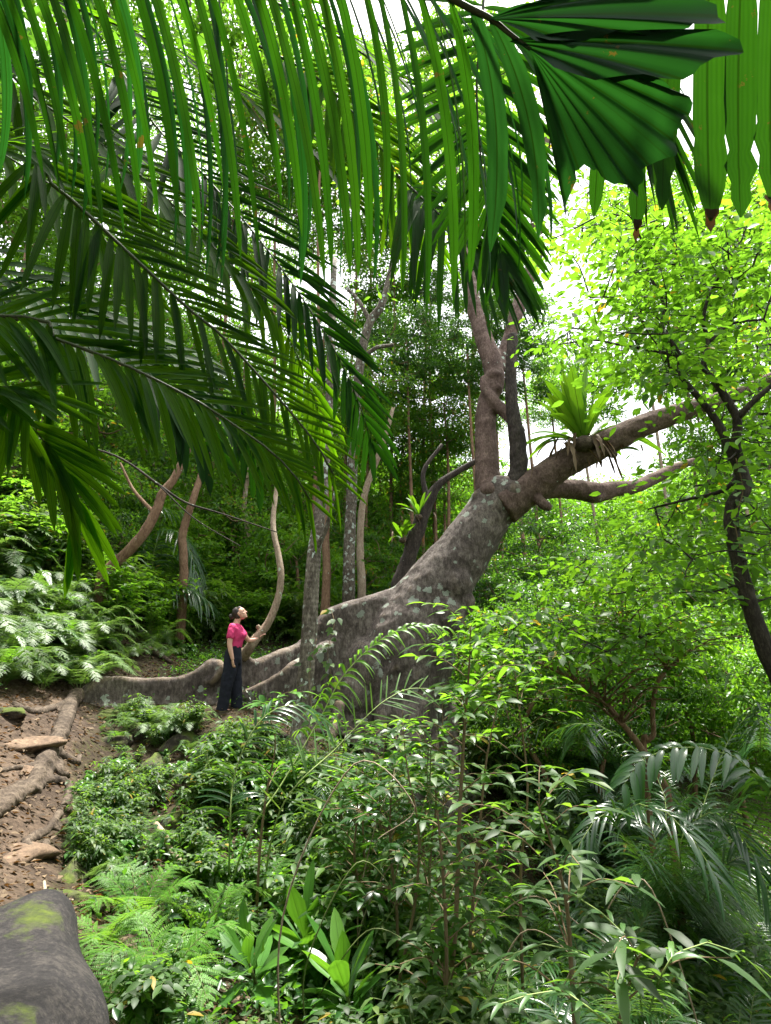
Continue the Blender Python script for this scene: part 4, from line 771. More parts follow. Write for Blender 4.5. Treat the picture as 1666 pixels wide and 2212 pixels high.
hand(Bd, (.022, -.205, .815), (.12, 0, -1), (.6, .75, 0), 1, .6)
hand(Bd, (.285, .362, 1.155), (.72, .2, .62), (.45, .35, -.5), -1, .45)
for s_ in (-1, 1):
    capsule(Bd, [(-.02, s_*.07, .80), (-.03+s_*.04, s_*.085, .46), (-.05+s_*.08, s_*.085, .09)], [.07, .055, .040])
    capsule(Bd, [(-.07+s_*.08, s_*.085, .05), (.07+s_*.08, s_*.09, .03)], [.045, .035])
solid(Bd, 'body', M['skin'], wm, .0055, 2)
Sh = Geo()
lofts(Sh, body_rows([(-.01, 0, .99, .108, .148), (.0, 0, 1.03, .107, .144), (.008, 0, 1.09, .113, .148), (.022, 0, 1.16, .128, .158), (.025, 0, 1.21, .13, .162), (.008, 0, 1.285, .108, .172), (-.008, 0, 1.34, .08, .13), (-.008, 0, 1.368, .058, .07)]), 28)
for s_ in (-1, 1): ellipsoid(Sh, W3(.095, s_*.07, 1.185), (.058, .06, .06))
capsule(Sh, [(-.02, -.15, 1.305), (-.03, -.185, 1.22), (-.036, -.198, 1.165)], [.062, .060, .061]); capsule(Sh, [(0, .15, 1.305), (.05, .195, 1.24), (.08, .22, 1.20)], [.060, .058, .057])
solid(Sh, 'shirt', M['pink'], wm, .008, 2, .02, .06)
Tr = Geo()
lofts(Tr, body_rows([(-.02, 0, .74, .125, .165), (-.022, 0, .84, .135, .175), (-.02, 0, .92, .125, .166), (-.01, 0, .98, .108, .150), (-.008, 0, 1.015, .106, .146)]), 28)
for s_, fx in ((-1, -.10), (1, .08)):
    lofts(Tr, body_rows([(-.02, s_*.075, .84, .115, .09), (-.02+fx*.2, s_*.085, .66, .108, .092), (-.02+fx*.5, s_*.09, .45, .098, .088), (-.02+fx*.8, s_*.09, .25, .088, .082), (-.02+fx, s_*.09, .08, .092, .085), (-.02+fx, s_*.09, .02, .094, .086)]), 24)
solid(Tr, 'trousers', M['black'], wm, .011, 1, .03, .10)
Hr = Geo()
ellipsoid(Hr, hd(-.03, 0, .032), (.088, .083, .090), HM, 26, 16); ellipsoid(Hr, hd(-.045, 0, -.02), (.058, .074, .075), HM, 22, 14); ellipsoid(Hr, hd(-.138, 0, .015), (.045, .045, .045), HM); ellipsoid(Hr, hd(.02, 0, .085), (.05, .062, .025), HM)
ho = solid(Hr, 'hair', M['hair'], wm, .007, 1, .008, .03)
Gl = Geo()
for s_ in (-1, 1):
    a = np.linspace(0, 2*np.pi, 15); tube(Gl, [hd(.094-.012*abs(math.cos(t)), s_*(.034+.023*math.cos(t)), .008+.018*math.sin(t)) for t in a], .0022, 5); tube(Gl, [hd(.085, s_*.057, .012), hd(.04, s_*.073, .010), hd(-.01, s_*.076, .008)], .0022, 5)
tube(Gl, [hd(.098, -.01, .01), hd(.102, 0, .012), hd(.098, .01, .01)], .0022, 5); Gl.obj('glasses', M['metal'], wm)
Ey = Geo()
for s_ in (-1, 1): ellipsoid(Ey, hd(.078, s_*.031, .006), (.008, .011, .006), HM, 10, 6)
Ey.obj('eyes', M['eye'], wm, smooth=True)
wm.scale = (.955, .955, .955)

# ------------------------------------------------------------------ plants of the understory
def fern_plant(n, L, seed=0, W=.32, droop=.45, up=.9, npin=19, pinn=13, spread=1.0, sp=.5):
    GL, GS = Geo(), Geo()
    for k in range(n):
        a = 6.28*k/n + rng.uniform(-.4, .4); l = L*rng.uniform(.7, 1.1); e = up*rng.uniform(.6, 1.2); c_, s_ = math.cos(a), math.sin(a)
        q = [A(0, 0, 0), A(c_*.25*spread, s_*.25*spread, .42*e)*l, A(c_*.6*spread, s_*.6*spread, .62*e)*l, A(c_*.95*spread, s_*.95*spread, (.62*e-droop*.45))*l]
        frond(GL, GS, q, npin, lambda t: l*W*np.interp(t, [0, .25, .4, .8, 1], [.3, .9, 1, .5, .08]), lambda t: .82*l/npin*np.interp(t, [0, .4, 1], [.9, 1, .45]), ang=72, angtip=40, droop=.22, rs=.004*l/.6, pinn=pinn, skip=.2, sp=np.clip(sp+rng.normal(0, .12), .1, .9), lift=.05)
    return GL, GS
def sword_plant(n, L, W=.10, up=.9, npin=34, mat=None, droop=.5, wl=.018, sp=.5, ang=70):      # once-pinnate fronds
    GL, GS = Geo(), Geo()
    for k in range(n):
        a = 6.28*k/n + rng.uniform(-.5, .5); l = L*rng.uniform(.65, 1.1); e = up*rng.uniform(.5, 1.25); c_, s_ = math.cos(a), math.sin(a)
        q = [A(0, 0, 0), A(c_*.22, s_*.22, .45*e)*l, A(c_*.55, s_*.55, .72*e)*l, A(c_*.9, s_*.9, .72*e-droop*.5)*l]
        frond(GL, GS, q, npin, lambda t: l*W*np.interp(t, [0, .3, .7, 1], [.6, 1, .85, .3]), lambda t: wl*l, ang=ang, angtip=30, droop=.28, rs=.006*l, rows=(0, .35, .75, 1), prof=(.5, 1, .8, 0), skip=.18, sp=sp, lift=.12)
    return GL, GS
def shrub(ns, H, leaf, nl=16, wide=.42, spread=.5, sub=3, droop=.3):
    GL, GS = Geo(), Geo()
    for k in range(ns):
        a = rng.uniform(0, 6.28); t = rng.uniform(.1, 1)*spread; h = H*rng.uniform(.55, 1.05)
        q = crom([A(0, 0, -.1), A(math.cos(a)*t*.3, math.sin(a)*t*.3, h*.4)+rng.normal(0, .02, 3), A(math.cos(a)*t*h*.8, math.sin(a)*t*h*.8, h*.8)+rng.normal(0, .03, 3), A(math.cos(a)*t*h*1.1, math.sin(a)*t*h*1.1, h)], 5)
        tube(GS, q, np.linspace(.006, .002, len(q))*H**.5*1.2, 5, cap=False); chains = [q[len(q)//4:]]
        for j in range(sub):
            i0 = rng.integers(len(q)//4, len(q)-2); b = rng.uniform(0, 6.28); l = h*rng.uniform(.2, .42)
            qq = crom([q[i0], q[i0]+A(math.cos(b)*l*.5, math.sin(b)*l*.5, l*.4), q[i0]+A(math.cos(b)*l, math.sin(b)*l, l*.45)], 4); tube(GS, qq, .002*H**.5, 4, cap=False); chains.append(qq)
        for c in chains:
            m_ = max(4, int(nl*len(c)/12)); c = resample(c, m_); Tn = nrm(np.gradient(c, axis=0)); b = np.arange(m_)*2.4+rng.uniform(0, 6)
            d = nrm(np.stack([np.cos(b), np.sin(b), np.full(m_, .15)], 1) + Tn*.5 + rng.normal(0, .2, (m_, 3)) + A(0, 0, -droop*.4))
            blades(GL, c, d, nrm(A(0, 0, 1)+rng.normal(0, .25, (m_, 3))), leaf*rng.uniform(.65, 1.15, m_), leaf*wide*rng.uniform(.8, 1.1, m_), droop, (0, .12, .4, .75, 1), (.08, .5, 1, .7, 0), .22)
    return GL, GS
def rosette(n, L, W, up=.8, droop=.35):
    GL, GS = Geo(), Geo(); a = np.arange(n)*2.4+rng.uniform(0, 6); t = np.linspace(.15, 1.1, n)
    d = np.stack([np.cos(a)*t, np.sin(a)*t, np.full(n, up)], 1); c = np.stack([0*a, 0*a, .32-.18*t], 1)
    blades(GL, c, d, np.stack([-np.cos(a)*.6, -np.sin(a)*.6, np.full(n, 1.)], 1), L*rng.uniform(.75, 1.1, n), W*rng.uniform(.85, 1.1, n), droop*t, np.linspace(0, 1, 9), (.1, .22, .45, .75, .95, 1, .85, .5, 0), .18, wob=.01)
    tube(GS, [(0, 0, -.1), (.01, 0, .15), (0, 0, .32)], [.014, .012, .008], 7); return GL, GS
KIT = {}
def kit(key, fn, mat, smat, k=3, part='leaves'):
    KIT[key] = []
    for _ in range(k):
        gl, gs = fn(); KIT[key].append((gl.mesh(part, M[mat]), gs.mesh('stems', M[smat]), part, max(float(np.concatenate(gl.v)[:, 2].max()), .05)))
kit('fern', lambda: fern_plant(9, .85, sp=.5), 'fern', 'stem', 3, 'fronds')
kit('fern_mid', lambda: fern_plant(8, .75, droop=.7, sp=.4), 'mid', 'stem', 3, 'fronds')
kit('sword', lambda: sword_plant(10, .8, .15, wl=.035), 'fern', 'stem', 3, 'fronds')
kit('palmlet', lambda: sword_plant(9, 1.5, .24, wl=.017, npin=38, droop=.6, up=.95, ang=62), 'gloss_palm', 'stem', 4, 'fronds')
kit('shrub', lambda: shrub(8, .9, .13, 16), 'mid', 'stem', 4)
kit('shrub_dark', lambda: shrub(8, .85, .15, 14, .45), 'under', 'stem', 4)
kit('shrub_lime', lambda: shrub(8, .9, .12, 18, .4), 'lime', 'stem', 3)
kit('long', lambda: shrub(7, 1.0, .19, 13, .26, .5, 3, .5), 'under', 'stem', 4)
kit('heart', lambda: shrub(8, .5, .13, 10, .85, .9, 2, .6), 'broad', 'stem', 3)
ylim_x = [0, 110, 150, 200, 260, 330, 400, 440, 480, 520, 620, 660, 700, 760, 900, 960, 1010, 1100, 1666, 1900]
ylim_y = [2212, 2212, 2060, 1960, 1860, 1740, 1640, 1580, 1550, 1545, 1555, 1610, 1620, 1580, 1530, 1480, 1420, 1400, 1400, 1400]
DESC = {'fern': 'feathery fern', 'fern_mid': 'drooping dark fern', 'sword': 'sword leaved fern', 'palmlet': 'glossy young palm', 'shrub': 'leafy green shrub', 'shrub_dark': 'dark green leafy shrub', 'shrub_lime': 'yellow green shrub', 'long': 'narrow leaved sapling', 'heart': 'low plant with heart shaped leaves'}
CATS = {'fern': 'fern', 'fern_mid': 'fern', 'sword': 'fern', 'palmlet': 'palm', 'shrub': 'shrub', 'shrub_dark': 'shrub', 'shrub_lime': 'shrub', 'long': 'sapling', 'heart': 'plant'}
NAMES = {'fern': 'feathery_fern', 'fern_mid': 'drooping_fern', 'sword': 'sword_fern', 'palmlet': 'young_palm', 'shrub': 'leafy_shrub', 'shrub_dark': 'dark_shrub', 'shrub_lime': 'lime_shrub', 'long': 'sapling', 'heart': 'heart_leaf_plant'}
def put(key, loc, sc, label, group=None, rz=None, v=None, tilt=0):
    me, ms, part, h = KIT[key][rng.integers(len(KIT[key])) if v is None else v]
    e = empty(NAMES[key], tuple(loc), label, CATS[key], group, rng.uniform(0, 6.28) if rz is None else rz, sc)
    e.rotation_euler.x = tilt*rng.normal(); e.rotation_euler.y = tilt*rng.normal()
    for nm, mm in ((part, me), ('stems', ms)):
        o = bpy.data.objects.new(nm, mm); COL.objects.link(o); o.parent = e
    return e
def scatter(n, poly, keys, sc, where, limit=True, dmin=2.0, dmax=60, grow=False):
    """plants rooted where the sight lines through the box poly=(x0, y0, x1, y1) or a list of boxes meet the ground"""
    for _ in range(n):
        x0, y0, x1, y1 = poly[rng.integers(len(poly))] if isinstance(poly, list) else poly
        x, y = rng.uniform(x0, x1), rng.uniform(y0, y1); p = hit(x, y)
        if not dmin < p[1] < dmax: continue
        if p[1] < 4.5 and rng.random() < .8 and any(a < x < c_ and b < y < d_ for a, b, c_, d_ in ((440, 2040, 860, 2330), (190, 1890, 500, 2240), (850, 2120, 1320, 2330))): continue
        if p[0] < -2.0 - .42*p[1]*.35 and p[1] < 8.2 and p[0] > -4.7 and x < 150: continue
        ks = [k for k in keys]; key = ks[rng.integers(len(ks))]; s = rng.uniform(*sc); h = KIT[key][0][3]
        if p[1] < 2.6: s = min(s, .55)
        if limit:
            ok = False
            for _k in range(8):
                top = p+A(0, 0, h*s); tx, ty = proj(np.array([top, p+A(.45*s, 0, h*s*.8), p+A(-.45*s, 0, h*s*.8)]))
                yl = np.interp(tx, ylim_x, ylim_y)
                if p[1] < 8: yl = np.where(tx > 1240, 1930, yl)
                if (ty > yl).all(): ok = True; break
                s *= .8
            if not ok or s < .3: continue
        put(key, p-A(0, 0, .03), s, f'{DESC[key]} {where}', f'{NAMES[key].replace("_", " ")}s {where}')
# fern bank on the left, behind the trail
scatter(120, [(-60, 1130, 215, 1470), (-20, 1300, 190, 1500)], ['fern', 'fern', 'sword', 'fern_mid'], (.7, 1.25), 'on the left bank above the trail', False, 5)
scatter(26, (0, 1090, 180, 1290), ['shrub_dark', 'long', 'shrub'], (1, 1.5), 'on the left bank above the trail', False, 5)
# slope behind the woman
scatter(150, [(190, 1240, 640, 1400), (380, 1300, 700, 1395)], ['shrub', 'shrub_lime', 'long', 'shrub', 'fern_mid', 'shrub_lime'], (.8, 1.5), 'on the slope behind the woman', False, 10.8)
scatter(14, (220, 1395, 500, 1425), ['fern', 'fern_mid', 'heart'], (.4, .6), 'on the slope behind the woman', False, 10.3, 13)
scatter(60, (640, 1180, 900, 1330), ['shrub', 'long', 'shrub_lime', 'palmlet'], (1.0, 1.6), 'on the slope behind the great buttress', False, 12)
# gully right of the tree
scatter(150, [(1010, 1480, 1700, 1760), (1100, 1400, 1700, 1560)], ['shrub', 'shrub_lime', 'shrub_dark', 'long', 'fern_mid', 'palmlet'], (.9, 1.6), 'in the gully right of the great tree', True, 5, 30)
scatter(60, [(1150, 1580, 1700, 1950)], ['palmlet', 'palmlet', 'long'], (.8, 1.15), 'in the gully right of the great tree', True, 4, 14)
# in front of the tree and under the woman
scatter(90, [(420, 1580, 700, 1800)], ['shrub_dark', 'heart', 'fern_mid', 'shrub', 'long'], (.4, .8), 'on the bank below the woman', True, 4, 10)
scatter(34, [(270, 1500, 420, 1600)], ['fern', 'long', 'shrub_dark'], (.35, .55), 'in front of the low buttress', False, 5, 9.2)
scatter(150, [(620, 1740, 1250, 2150), (600, 1900, 1100, 2300)], ['long', 'shrub_dark', 'fern', 'sword', 'shrub', 'fern_mid', 'heart'], (.5, 1.0), 'in the thicket before the great tree', True, 2.4, 9)
scatter(120, [(250, 1880, 900, 2450), (400, 1800, 800, 2100)], ['shrub_dark', 'heart', 'sword', 'fern_mid', 'shrub'], (.25, .5), 'on the near bank beside the trail', True, 2.1, 7)
scatter(120, [(850, 2000, 1700, 2500)], ['fern', 'long', 'sword', 'fern_mid', 'shrub_dark'], (.5, .85), 'in the near right corner thicket', True, 2.2, 14)

scatter(90, [(1250, 2080, 1750, 2650)], ['palmlet', 'fern_mid', 'shrub_dark', 'sword'], (.4, .7), 'in the near right corner thicket', True, 1.7, 14)
scatter(90, [(1300, 1930, 1720, 2320)], ['fern', 'fern_mid', 'long', 'sword', 'shrub', 'palmlet'], (.6, .95), 'in the near right corner thicket', True, 1.7, 14)
scatter(120, [(205, 1580, 440, 1880), (175, 1690, 300, 1900)], ['fern', 'heart', 'shrub_dark', 'long', 'sword', 'fern_mid'], (.15, .45), 'on the mossy bank below the forked roots', False, 3.5, 8.5)
scatter(55, [(690, 1620, 1000, 1860)], ['shrub', 'shrub_dark', 'long', 'fern_mid', 'palmlet'], (.8, 1.3), 'in the thicket before the great tree', True, 4, 8.8)
# ------------------------------------------------------------------ masses nobody could count
def on_ground(n, x0, x1, y0, y1, near=True):
    x = rng.uniform(x0, x1, n); y = y0 + (y1-y0)*rng.uniform(0, 1, n)**(1.5 if near else 1.0); return x, y, ground(x, y)
def trail(x, y):                         # 1 on the worn trail
    cxl = np.interp(y, [1, 2.5, 3.6, 4.7, 5.9, 7.5, 8.6, 10.4, 13], [-1.5, -1.5, -1.85, -2.6, -3.3, -3.95, -4.6, -4.2, -4.6])
    hw = np.interp(y, [1, 3.6, 4.7, 7, 10, 13], [.8, .6, .75, 1.0, .6, .4]); return np.abs(x-cxl) < hw
def mass(name, label, mat, n, box, leaf, hmax, skip_trail=True, clump=True, wide=.5, flat=.5, near=True):
    G = Geo(); m = n//26 if clump else n; x, y, z = on_ground(m, *box, near)
    if skip_trail: k = ~trail(x, y); x, y, z = x[k], y[k], z[k]
    sx, sy = proj(np.stack([x, y, z+hmax], 1)); lim = np.interp(sx, ylim_x, ylim_y); keep = (sy > lim-0) | (y > 9.6) | (x < -4.6) | (not clump); x, y, z = x[keep], y[keep], z[keep]
    if clump:
        r = rng.uniform(.12, .35, len(x))*hmax/.3; c = np.stack([x, y, z], 1); c = np.repeat(c, 26, 0); r = np.repeat(r, 26); tone = np.repeat(rng.uniform(.1, .8, len(x)), 26)
        u = rng.normal(0, 1, (len(c), 3)); u[:, 2] = np.abs(u[:, 2]); p = c + u*r[:, None]*A(.6, .6, .45); p[:, 2] = np.maximum(p[:, 2], ground(p[:, 0], p[:, 1])+.01); d = nrm(u*A(1, 1, .4)+rng.normal(0, .4, u.shape))
    else:
        p = np.stack([x, y, z+rng.uniform(.004, hmax, len(x))], 1); d = nrm(rng.normal(0, 1, (len(x), 3))*A(1, 1, .15)); tone = rng.uniform(0, 1, len(x))
    L = leaf*rng.uniform(.5, 1.3, len(p)); diamonds(G, p, d, nrm(A(0, 0, 1)+rng.normal(0, flat, (len(p), 3))), L, L*wide, rnd=np.clip(tone+rng.normal(0, .15, len(p)), 0, 1))
    o = G.obj(name, M[mat]); tag(o, label, name.replace('_', ' '), None, 'stuff'); return o
mass('ground_cover', 'low dark green leaves covering the bank and the gully floor', 'dark', 260000, (-7, 16, 1.6, 22), .06, .3)
mass('hillside_foliage', 'unbroken green foliage covering the far hillsides', 'lime', 260000, (-45, 60, 20, 80), .42, 1.9, False, near=False)
mass('leaf_litter', 'brown dead leaves littering the trail and bank', 'deadleaf', 26000, (-6, 3, 1.8, 13), .065, .03, False, False, .5, .3)
# ------------------------------------------------------------------ named plants of the foreground
def fput(key, sx, sy, sc, label, v=0, rz=0.0, lift=0): return put(key, hit(sx, sy)+A(0, 0, lift), sc, label, None, rz, v)
M['brightfern'] = leafmat('bright fern leaf', [(.045, .13, .015), (.075, .20, .022), (.12, .26, .03)], (.24, .50, .03), .42, .5, .3)
kit('fern_near', lambda: fern_plant(6, .62, W=.42, npin=14, pinn=15, droop=.35, spread=.9), 'brightfern', 'stem', 4, 'fronds')
DESC['fern_near'] = ''; CATS['fern_near'] = 'fern'; NAMES['fern_near'] = 'bright_fern'
for k, (x, y, s, lab) in enumerate([(295, 2000, .95, 'bright green triangular fern beside the mossy rocks, upper left of the four'), (430, 2040, .9, 'bright green fern hanging its fronds over the dark hollow'), (350, 2150, .9, 'bright green fern below the two upper bright ferns'), (225, 2060, .55, 'bright small fern nearest the mossy slab edge'), (235, 2210, .65, 'curly bright fern at the foot of the corner slab'), (880, 2240, 1.1, 'bright fern at the bottom edge right of the broad leaved plants'), (1060, 2260, 1.2, 'bright fern at the bottom edge below the tall sapling'), (790, 1830, .8, 'lacy green fern growing before the dark hollow under the tree'), (700, 1960, 1.5, 'tall bright fern left of the thin sapling before the dark hollow'), (870, 1990, 1.5, 'tall bright fern between the two straight saplings'), (1010, 2080, 1.4, 'bright fern around the foot of the tallest sapling'), (560, 1960, 1.0, 'bright fern at the foot of the tall curved palm stem')]):
    fput('fern_near', x, y, s, lab, k % 4, k*1.3)
kit('ros', lambda: rosette(17, .42, .105, .5, .3), 'broad', 'stem', 3, 'leaves'); DESC['ros'] = ''; CATS['ros'] = 'plant'; NAMES['ros'] = 'broad_leaved_plant'
for k, (x, y, s, lab) in enumerate([(560, 2200, .85, 'broad leaved rosette plant at the bottom, left of the pair'), (690, 2200, 1.25, 'largest broad leaved rosette plant at the bottom centre'), (780, 2300, 1.1, 'broad leaved plant cut by the bottom edge with long drooping leaves')]):
    e_ = fput('ros', x, y, s, lab, k % 3, k*2.0, .08); e_.rotation_euler.x = (.3, -.2, .35)[k]; e_.rotation_euler.y = (-.25, .3, .1)[k]
def sapling(rows, leaf, wide, nleaf, branches, label, mat='mid', smat='stem_brown', blen=.5, name='sapling', droop=.35, start=.3):
    q = np.array([[*P(a, b, d), r] for a, b, d, r in rows]); z = gz(q[0, 0], q[0, 1]); q = np.vstack([[q[0, 0], q[0, 1], min(z-.1, q[0, 2]-.05), q[0, 3]], q]); q = crom(q, 8)
    e = empty(name, (q[0, 0], q[0, 1], z), label, 'sapling'); GL, GS = Geo(), Geo(); tube(GS, q[:, :3], q[:, 3], 8, rough=.04)
    chains = [q[int(len(q)*.75):, :3]]
    for k in range(branches):
        i0 = rng.integers(int(len(q)*start), len(q)-1); b = rng.uniform(0, 6.28); l = blen*rng.uniform(.4, 1); c = q[i0, :3]
        qq = crom([c, c+A(math.cos(b)*l*.5, math.sin(b)*l*.5, l*.35), c+A(math.cos(b)*l, math.sin(b)*l, l*.4)], 5); tube(GS, qq, np.linspace(.4, .15, len(qq))*q[i0, 3]+.001, 5, cap=False); chains.append(qq[2:])
    for c in chains:
        c = resample(c, nleaf); Tn = nrm(np.gradient(c, axis=0)); b = np.arange(nleaf)*2.4+rng.uniform(0, 6)
        d = nrm(np.stack([np.cos(b), np.sin(b), np.full(nleaf, .1)], 1)+Tn*.6+rng.normal(0, .15, (nleaf, 3)))
        blades(GL, c, d, nrm(A(0, 0, 1)+rng.normal(0, .25, (nleaf, 3))), leaf*rng.uniform(.7, 1.15, nleaf), leaf*wide, droop, (0, .1, .3, .6, .85, 1), (.08, .4, 1, .85, .4, 0), .2)
    GL.obj('leaves', M[mat], e); GS.obj('stem', M[smat], e, smooth=True); return e
for rows, lf, wd, nl, br, lab, mt in [
    ([(985, 2290, 4.3, .016), (972, 2150, 4.3, .016), (985, 1990, 4.3, .015), (993, 1766, 4.3, .013), (1004, 1567, 4.3, .010), (1013, 1453, 4.3, .007), (1017, 1352, 4.3, .004)], .15, .30, 9, 26, 'tallest brown stemmed sapling in front of the bole, its leaves reaching the bark', 'mid'),
    ([(1020, 2260, 4.5, .013), (1015, 2050, 4.5, .012), (1032, 1850, 4.5, .010), (1050, 1650, 4.5, .007), (1080, 1500, 4.5, .004)], .14, .3, 8, 20, 'second sapling standing just right of the tallest one', 'mid'),
    ([(955, 2260, 4.0, .012), (965, 2080, 4.0, .011), (958, 1900, 4.0, .009), (945, 1750, 4.0, .006)], .13, .3, 8, 14, 'short straight sapling just left of the tallest one', 'under'),
    ([(1245, 2260, 3.2, .012), (1236, 2120, 3.2, .011), (1225, 1960, 3.2, .009), (1200, 1850, 3.2, .006), (1160, 1730, 3.2, .003)], .17, .24, 9, 12, 'dark stemmed sapling with long narrow leaves near the lower right', 'under'),
    ([(860, 2140, 4.6, .011), (895, 1960, 4.6, .010), (905, 1800, 4.6, .008), (880, 1660, 4.6, .005), (870, 1560, 4.6, .003)], .13, .34, 7, 14, 'thin sapling before the dark hollow at the tree foot', 'under'),
    ([(1130, 2150, 4.8, .012), (1125, 1900, 4.8, .010), (1140, 1700, 4.8, .008), (1120, 1520, 4.8, .005), (1110, 1420, 4.8, .003)], .14, .3, 8, 22, 'bushy sapling right of the bole mixing with yellow leaves', 'lime'),
    ([(1330, 2330, 2.9, .010), (1345, 2180, 2.9, .009), (1370, 2090, 2.9, .006), (1385, 2060, 2.9, .004)], .2, .24, 7, 4, 'sapling with large long leaves and a pink young tip at the lower right', 'under'),
    ([(560, 1860, 5.2, .011), (575, 1720, 5.2, .009), (595, 1600, 5.2, .006), (570, 1520, 5.2, .004)], .17, .30, 7, 5, 'small sapling with big drooping leaves just right of the woman', 'broad')]:
    sapling(rows, lf, wd, nl, br, lab, mt)
sapling([(1445, 1740, 7.5, .05), (1420, 1680, 7.5, .045), (1388, 1620, 7.5, .04), (1350, 1570, 7.5, .034), (1300, 1510, 7.5, .028), (1240, 1470, 7.5, .02), (1160, 1430, 7.5, .012)], .13, .4, 9, 44, 'twisted reddish trunked small tree arching left over the gully', 'lime', 'thin', 1.1, 'small_tree', start=.55)
sapling([(1393, 1640, 7.6, .035), (1400, 1600, 7.6, .033), (1412, 1585, 7.6, .032), (1410, 1540, 7.6, .03), (1418, 1480, 7.6, .028), (1438, 1440, 7.6, .025), (1400, 1400, 7.6, .02), (1355, 1370, 7.6, .015), (1340, 1280, 7.6, .01)], .13, .4, 9, 44, 'twisted reddish trunked small tree rising zigzag over the gully', 'lime', 'thin', 1.1, 'small_tree', start=.6)
for e_, x0, x1, y0, y1, n_ in ((bpy.data.objects['small_tree'], 1060, 1330, 1330, 1500, 44), (bpy.data.objects['small_tree.001'], 1180, 1500, 1190, 1420, 60)):
    cc = [P(rng.uniform(x0, x1), rng.uniform(y0, y1), rng.uniform(6.6, 9)) for _ in range(n_)]
    a_ = [P(1240, 1470, 7.5), P(1160, 1430, 7.5), P(1300, 1500, 7.5)] if x0 < 1100 else [P(1355, 1370, 7.6), P(1340, 1280, 7.6), P(1400, 1400, 7.6)]
    canopy_on(e_, cc, .12, 'lime' if x0 > 1100 else 'mid', a_, n=34, r=.34)
# ------------------------------------------------------------------ palms with shaped fronds
def palm_of(name, base, label, fr, mat, cat='palm'):
    z = gz(base[0], base[1]); e = empty(name, (base[0], base[1], z), label, cat); first = None
    for rows, n, Lf, Wf, kw in fr:
        q = [A(base[0], base[1], z-.05)] + [P(*r) for r in rows]; GL, GS = Geo(), Geo()
        frond(GL, GS, q, n, bell(Lf, Lf*.9, Lf*.4), (lambda w_: (lambda t: w_))(Wf), **{**dict(rs=.010, rows=LR, prof=LP, up=(0, 0, 1)), **kw}); frond_part(GL, GS, e, mat, 'rachis_pale')
    return e
b_ = hit(480, 1960)
palm_of('arching_palm', (b_[0], b_[1]), 'young palm whose lone arching frond crosses in front of the great buttress', [([(540, 1800, 5.2), (611, 1690, 5.4), (691, 1552, 5.6), (733, 1473, 5.7), (776, 1421, 5.75), (819, 1384, 5.8), (862, 1361, 5.85), (905, 1351, 5.9), (962, 1356, 5.95)], 30, .34, .03, dict(ang=62, angtip=20, droop=.9, skip=.5, up=(0, -.5, .85), lift=.35, sp=.8))], 'lime')
b_ = hit(560, 1990)
palm_of('arching_palm', (b_[0], b_[1]), 'young palm with thin upright leaflets before the dark foot of the tree', [([(605, 1752, 4.9), (728, 1615, 5.1), (805, 1535, 5.2), (847, 1504, 5.3), (890, 1487, 5.4), (960, 1492, 5.5)], 22, .40, .014, dict(ang=75, angtip=30, droop=.15, skip=.45, up=(0, -.9, .4), sp=.8)),
                                                                                 ], 'fern')
b_ = hit(495, 1890)
palm_of('arching_palm', (b_[0], b_[1]), 'young palm with a tall curved green stem right below the woman', [([(497, 1800, 4.4), (502, 1700, 4.4), (525, 1620, 4.4), (560, 1560, 4.45), (600, 1530, 4.5), (650, 1525, 4.6), (700, 1560, 4.7)], 30, .34, .018, dict(ang=70, angtip=30, droop=.5, skip=.6, up=(0, -.6, .8), sp=.55))], 'gloss_palm')
b_ = hit(1500, 2000); gp = (b_[0], b_[1])
palm_of('glossy_palm', gp, 'large glossy palm arching dark shining fronds across the lower right gully', [
    ([(1640, 1760, 4.2), (1655, 1700, 4.2), (1600, 1640, 4.2), (1500, 1612, 4.2), (1420, 1622, 4.2), (1370, 1655, 4.2), (1345, 1700, 4.15)], 82, .40, .046, dict(ang=82, angtip=40, droop=.7, skip=.3, lift=.1, sp=.5, up=(0, -.5, .85))),
    ([(1440, 1880, 4.8), (1400, 1780, 4.7), (1330, 1745, 4.6), (1270, 1790, 4.5), (1230, 1880, 4.4)], 80, .46, .021, dict(ang=68, angtip=25, droop=.5, skip=.3, up=(0, -.45, .9))),
    ([(1470, 1860, 4.6), (1500, 1770, 4.4), (1560, 1760, 4.2), (1620, 1830, 4.0), (1660, 1930, 3.9)], 80, .48, .021, dict(ang=66, angtip=25, droop=.5, skip=.3, up=(0, -.45, .9))),
    ([(1380, 1850, 4.5), (1330, 1770, 4.2), (1400, 1735, 3.9), (1480, 1790, 3.7), (1550, 1900, 3.5)], 82, .46, .020, dict(ang=64, angtip=22, droop=.5, skip=.25, up=(0, -.45, .9))),
    ([(1540, 1900, 4.6), (1620, 1850, 4.6), (1700, 1880, 4.6), (1780, 1960, 4.6)], 76, .46, .02, dict(ang=66, angtip=25, droop=.5, skip=.3, up=(0, -.45, .9))),
    ([(1450, 1850, 5.0), (1430, 1700, 5.2), (1350, 1600, 5.4), (1270, 1560, 5.5), (1200, 1580, 5.6)], 82, .5, .022, dict(ang=66, angtip=25, droop=.7, skip=.3)),
    ([(1500, 1850, 5.2), (1540, 1680, 5.4), (1600, 1560, 5.6), (1680, 1510, 5.7)], 78, .5, .024, dict(ang=66, angtip=25, droop=.7, skip=.3))], 'gloss_palm')
b_ = hit(1380, 2260)
